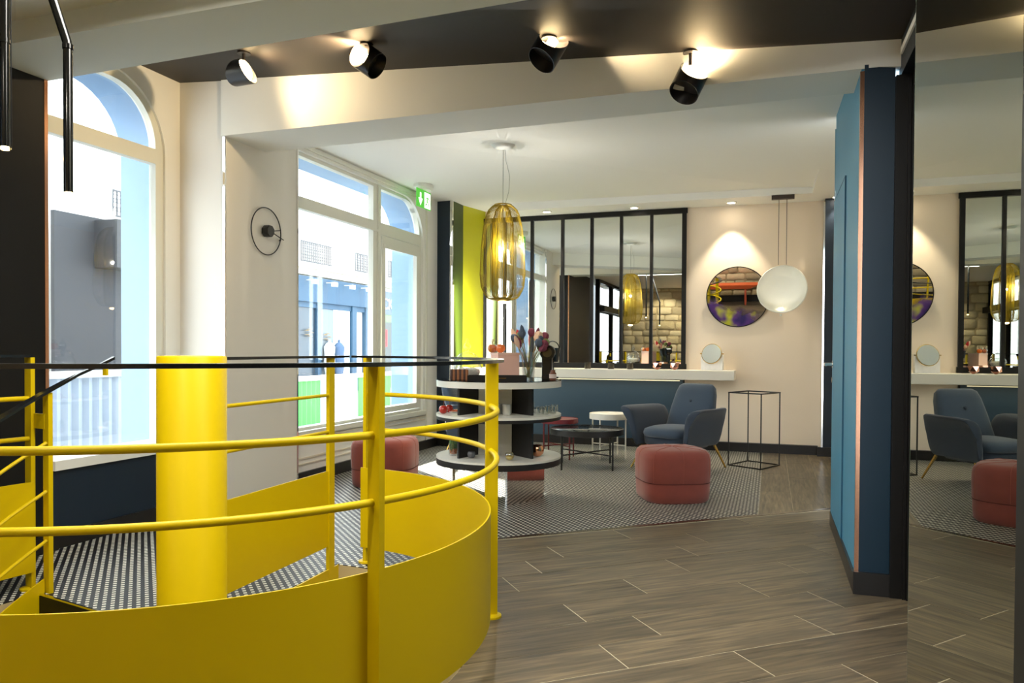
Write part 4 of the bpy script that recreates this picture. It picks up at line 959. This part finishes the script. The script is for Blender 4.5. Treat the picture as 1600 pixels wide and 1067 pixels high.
# downlights
dlm = mat('downlight_lens', (255, 250, 235), .5, emit=((255, 240, 215), 12))
for k, (x, y, lb) in enumerate(((-2.55, 8.70, 'recessed round downlight above the left panes of the wall mirror'), (-1.51, 8.75, 'recessed round downlight above the right panes of the wall mirror'), (-.43, 8.77, 'recessed round downlight above the round mirror'), (.655, 8.78, 'recessed round downlight above the navy corner column'))):
    if k == 0:
        dl0 = thing('downlight', (x, y, 2.789), lb, 'downlight', 'recessed downlights in the ceiling border')
        MB().lathe([(.042, .006), (.060, .006), (.060, -.004), (.042, -.004), (.042, .006)], seg=28, cap=False).build('trim_ring', whm, dl0)
        MB().lathe([(.042, -.002), (.0001, -.002)], seg=24).build('lens', dlm, dl0)
    else: dup(dl0, (x, y, 2.789), label=lb)
    light('downlight_lamp', 'SPOT', (x, y, 2.77), 34 if k < 3 else 10, (1, .88, .68), aim=(x, y+.05, 0), size=.02, spot=75, blend=.5)
# smoke detector above the window is part of the exit lamp; long hanging rods in the stairwell
tubm = mat('rod_black', (16, 17, 16), .12)
tip = mat('rod_tip', (255, 230, 180), .5, emit=((255, 214, 140), 22))
r1 = thing('rod_pendant', (-2.497, 1.901, 0), 'straight black tube pendant at the far left, glowing at its tip', 'lamp')
MB().tube([(0, 0, 1.835), (0, 0, 2.75)], .0155, 16).build('tube', tubm, r1); MB().tube([(0, 0, 1.825), (0, 0, 1.836)], .0125, 16).build('lit_tip', tip, r1)
MB().tube([(0, 0, 2.19), (0, 0, 2.205)], .018, 16).build('collar', tubm, r1)
MB().tube([(.004, .02, 1.83), (0.004, .02, 2.75)], .0022, 5).build('suspension_wire', metal_d, r1)
r2 = thing('rod_pendant', (-2.213, 1.904, 0), 'bent black tube pendant right of the straight one, glowing at its tip', 'lamp')
MB().tube([(0, 0, 1.662), (0, 0, 2.13), (-.006, .002, 2.16), (-.055, -.016, 2.32), (-.19, -.06, 2.75)], .0145, 16).build('tube', tubm, r2); MB().tube([(0, 0, 1.653), (0, 0, 1.663)], .011, 16).build('lit_tip', tip, r2)
MB().tube([(0, 0, 2.135), (0, 0, 2.15)], .017, 16).build('collar', tubm, r2)

# ---- bench behind the camera (seen in the round mirror)
bn = thing('bench', (-1.1, -1.55, 0), 'orange bench before the stone wall, seen in the round mirror', 'bench')
orb = mat('orange_lacquer', (240, 110, 60), .45)
MB().add([(-.75, -.24, .44), (.72, -.24, .44), (.60, .20, .40), (-.75, .20, .40), (-.75, -.26, .50), (.78, -.26, .50), (.80, .26, .50), (-.75, .26, .50)], [(0, 3, 2, 1), (4, 5, 6, 7), (0, 1, 5, 4), (1, 2, 6, 5), (2, 3, 7, 6), (3, 0, 4, 7)]).build('seat', orb, bn)
for x in (-.6, .5):
    for y in (-.18, .16): MB().box(x-.02, x+.02, y-.02, y+.02, 0, .42).build('leg', mat('orange_leg', (196, 84, 50), .5), bn)

# ================================================================= OUTSIDE
asp = mat('asphalt', (150, 150, 150), .9)
struct('ground', MB().box(-30, -4.5, -6, 40, -.2, -.15), asp, 'street outside')
lime_stone = mat('facade_limestone', (240, 236, 226), .9, noise=(.04, 2))
fb_ = thing('street_building', (-12, 0, 0), 'pale stone building across the street with iron balconies', 'building')
MB().box(-4, 0, 4, 34, -.15, 6.0).build('wall', lime_stone, fb_)
MB().box(-4, -.02, 4, 13.4, 6.0, 13).build('upper_sun_block', lime_stone, fb_)  # height added to keep the sun out of the left window
MB().box(-.02, .28, 4, 34, 5.85, 6.05).box(-.02, .2, 4, 34, 5.7, 5.85).build('cornice', lime_stone, fb_)
MB().box(-.02, .35, 15.9, 34, 3.28, 3.42).box(-.02, .2, 15.9, 34, 3.12, 3.28).build('ledge', mat('ledge_stone', (206, 202, 186), .9, noise=(.15, 3)), fb_)
def balcony(y0, y1, z0, z1):
    mb = MB(); mb.box(.30, .33, y0, y1, z1-.03, z1).box(.30, .33, y0, y1, z0, z0+.03)
    n = int((y1-y0)/.09)
    for k in range(n+1):
        y = y0+(y1-y0)*k/n; mb.box(.305, .325, y-.008, y+.008, z0, z1)
    for k in range(n):
        y = y0+(y1-y0)*(k+.5)/n
        for zc in (z0+.14, z0+.30, z0+.44):
            if zc < z1-.05: mb.tube([(.315, y+.035*math.cos(a), zc+.05*math.sin(a)) for a in (2*PI*j/8 for j in range(9))], .007, 4, caps=False)
    mb.build('balcony_railing', mat('iron', (70, 72, 76), .6), fb_)
balcony(17.0, 18.45, 3.44, 3.98); balcony(19.75, 21.0, 3.44, 3.98); balcony(21.8, 23.6, 3.44, 3.98); balcony(11.0, 12.4, 3.6, 4.1)
for y in (17.7, 20.4, 22.8, 11.7): MB().box(-.01, .02, y-.5, y+.5, 3.45, 5.3).build('shutter', mat('pale_shutter', (232, 232, 226), .7), fb_)
shp = thing('blue_shop_front', (-12, 0, 0), 'blue painted shop front across the street behind the hoarding', 'shop front')
sblue = mat('shop_blue', (44, 78, 104), .6)
MB().box(0, .18, 16.6, 20.9, 2.40, 3.08).build('fascia', sblue, shp)
MB().box(0, .12, 16.6, 20.9, -.15, .35).build('stall_riser', sblue, shp)
for y in (18.15, 20.05, 20.85): MB().box(0, .14, y-(.10 if y < 19 else .18), y+.08, .35, 2.40).build('pilaster', sblue, shp)
MB().box(0, .10, 16.6, 20.9, 2.25, 2.40).build('transom', sblue, shp)
MB().box(.02, .04, 16.6, 18.05, .35, 2.3).build('display_window', mat('shop_interior', (52, 66, 78), .2), shp)
MB().box(.02, .05, 18.25, 18.95, .35, 2.3).build('display_window', mat('shop_interior_2', (96, 112, 122), .2), shp)
MB().box(.02, .06, 18.95, 19.85, .2, 2.3).build('shop_door', mat('shop_white', (224, 230, 234), .5), shp)
for k in range(4): MB().box(.2, .5, 17.40+k*.95, 17.43+k*.95, 2.96, 2.98).box(.42, .52, 17.32+k*.95, 17.5+k*.95, 2.86, 2.98).build('sign_lamp', whm, shp)
for y, z in ((17.65, 1.55), (18.55, 1.45)):
    mb = MB()
    for j in range(5): a = 2*PI*j/5; mb.lathe([(0, 0), (.09, .01), (0, .03)], (0, .10*math.cos(a), .10*math.sin(a)), 8)
    mb.build('gilded_flower', mat('gilt', (196, 160, 100), .4, .3), shp, loc=(.12, y, z))
for y, c_, nm in ((18.45, (236, 236, 232), 'white_coat'), (18.95, (70, 92, 120), 'blue_coat')):
    mn = thing('mannequin', (-11.75, y, .35), 'dress form in a %s in the blue shop window' % nm.replace('_', ' '), 'mannequin', 'dress forms in the shop window')
    MB().lathe([(.16, .05), (.22, .35), (.19, .60), (.22, .82), (.12, .93), (.05, .96), (.045, 1.03), (0, 1.04)], seg=16, sx=.6).build('torso', mat(nm, c_, .8), mn)
    MB().tube([(0, 0, .06), (0, 0, -.5)], .02, 6).build('stand_pole', metal_d, mn)
    MB().lathe([(.14, -.5), (.02, -.47), (0, -.47)], seg=16).build('stand_base', metal_d, mn)
s2 = thing('grey_shop_sign', (-12, 0, 0), 'grey shop front further along the street with a white lettered sign', 'shop front')
MB().box(0, .12, 21.4, 26, 2.25, 3.0).build('fascia', mat('sign_grey', (96, 110, 124), .6), s2)
MB().box(0, .10, 21.4, 26, -.15, 2.25).build('front', mat('green_front', (122, 146, 110), .7), s2)
for y in (22.2, 23.4, 24.6): MB().box(.1, .13, y-.45, y+.45, .3, 2.0).build('pane', mat('pane_dark', (60, 70, 66), .3), s2)
MB().box(.1, .3, 21.45, 21.75, 1.2, 1.75).build('red_sign', mat('sign_red', (190, 60, 60), .6), s2)
tx = bpy.data.curves.new('letters', 'FONT'); tx.body = 'CK'; tx.size = .5; tx.extrude = .01
tmp = bpy.data.objects.new('t', tx); COL.objects.link(tmp); me = bpy.data.meshes.new_from_object(tmp.evaluated_get(bpy.context.evaluated_depsgraph_get())); bpy.data.objects.remove(tmp)
me.materials.clear(); me.materials.append(whm); o = bpy.data.objects.new('letters', me); COL.objects.link(o); o.parent = s2
o.matrix_local = Matrix(((0, 0, 1, .135), (1, 0, 0, 21.75), (0, 1, 0, 2.42), (0, 0, 0, 1)))
# things across the street seen through the left window
bd = thing('site_board', (-11.5, 0, 0), 'tall dark grey site board across the street', 'board')
MB().box(0, .08, 9.55, 10.95, -.15, 3.45).build('board', mat('board_grey', (46, 48, 52), .7, noise=(.15, 1.5)), bd)
MB().box(.08, .60, 10.35, 11.9, 2.55, 3.40).build('sign_box', mat('sign_dark', (40, 42, 46), .6), bd)
gs = thing('green_shop_front', (-12, 0, 0), 'pale green shop front beside the grey site board', 'shop front')
MB().box(0, .1, 11.0, 13.0, -.15, 3.2).build('front', mat('mint', (196, 216, 206), .7), gs)
MB().box(.1, .14, 11.05, 12.9, 1.9, 2.2).build('awning_bar', mat('mint_dark', (130, 176, 160), .7), gs)
MB().box(.1, .13, 11.1, 12.6, .3, 1.7).build('pane', mat('pane_mixed', (120, 116, 110), .5, noise=(.8, 3)), gs)
def hoard(y0, y1, z1, m, label, x=-6.5):
    n = max(4, int((y1-y0)/.03)); mb = MB(); vs = []
    for k in range(n+1):
        y = y0+(y1-y0)*k/n; dx = .012*math.cos(k*PI/2.0*1.0)
        vs += [(x+dx, y, -.15), (x+dx, y, z1), (x+dx-.006, y, z1), (x+dx-.006, y, -.15)]
    fs = [(4*k+j, 4*k+(j+1) % 4, 4*k+4+(j+1) % 4, 4*k+4+j) for k in range(n) for j in range(4)]
    t = thing('site_hoarding', (0, 0, 0), label, 'hoarding', 'corrugated hoardings in the street')
    mb.add(vs, fs, True).build('corrugated_sheet', m, t); MB().box(x-.03, x+.03, y0, y1, z1, z1+.07).build('top_rail', whm, t)
    return t
gw = mat('hoarding_white', (176, 182, 190), .6); gg = mat('hoarding_green', (96, 190, 84), .6)
hoard(4.6, 7.2, .84, gw, 'white corrugated hoarding outside the left window')
hoard(8.6, 9.93, .66, gg, 'green corrugated hoarding nearest the pier')
hoard(9.94, 11.05, .66, gw, 'white corrugated hoarding between the two green ones')
hoard(11.06, 12.2, .66, gg, 'green corrugated hoarding at the right side of the lounge window')
hoard(12.21, 14.5, .66, gw, 'white corrugated hoarding furthest along the street')
bs = thing('building_side', (-30, 0, 0), 'pale distant houses closing the street', 'building')
MB().box(0, 12, -14, 3.9, -.15, 5).build('wall', lime_stone, bs)
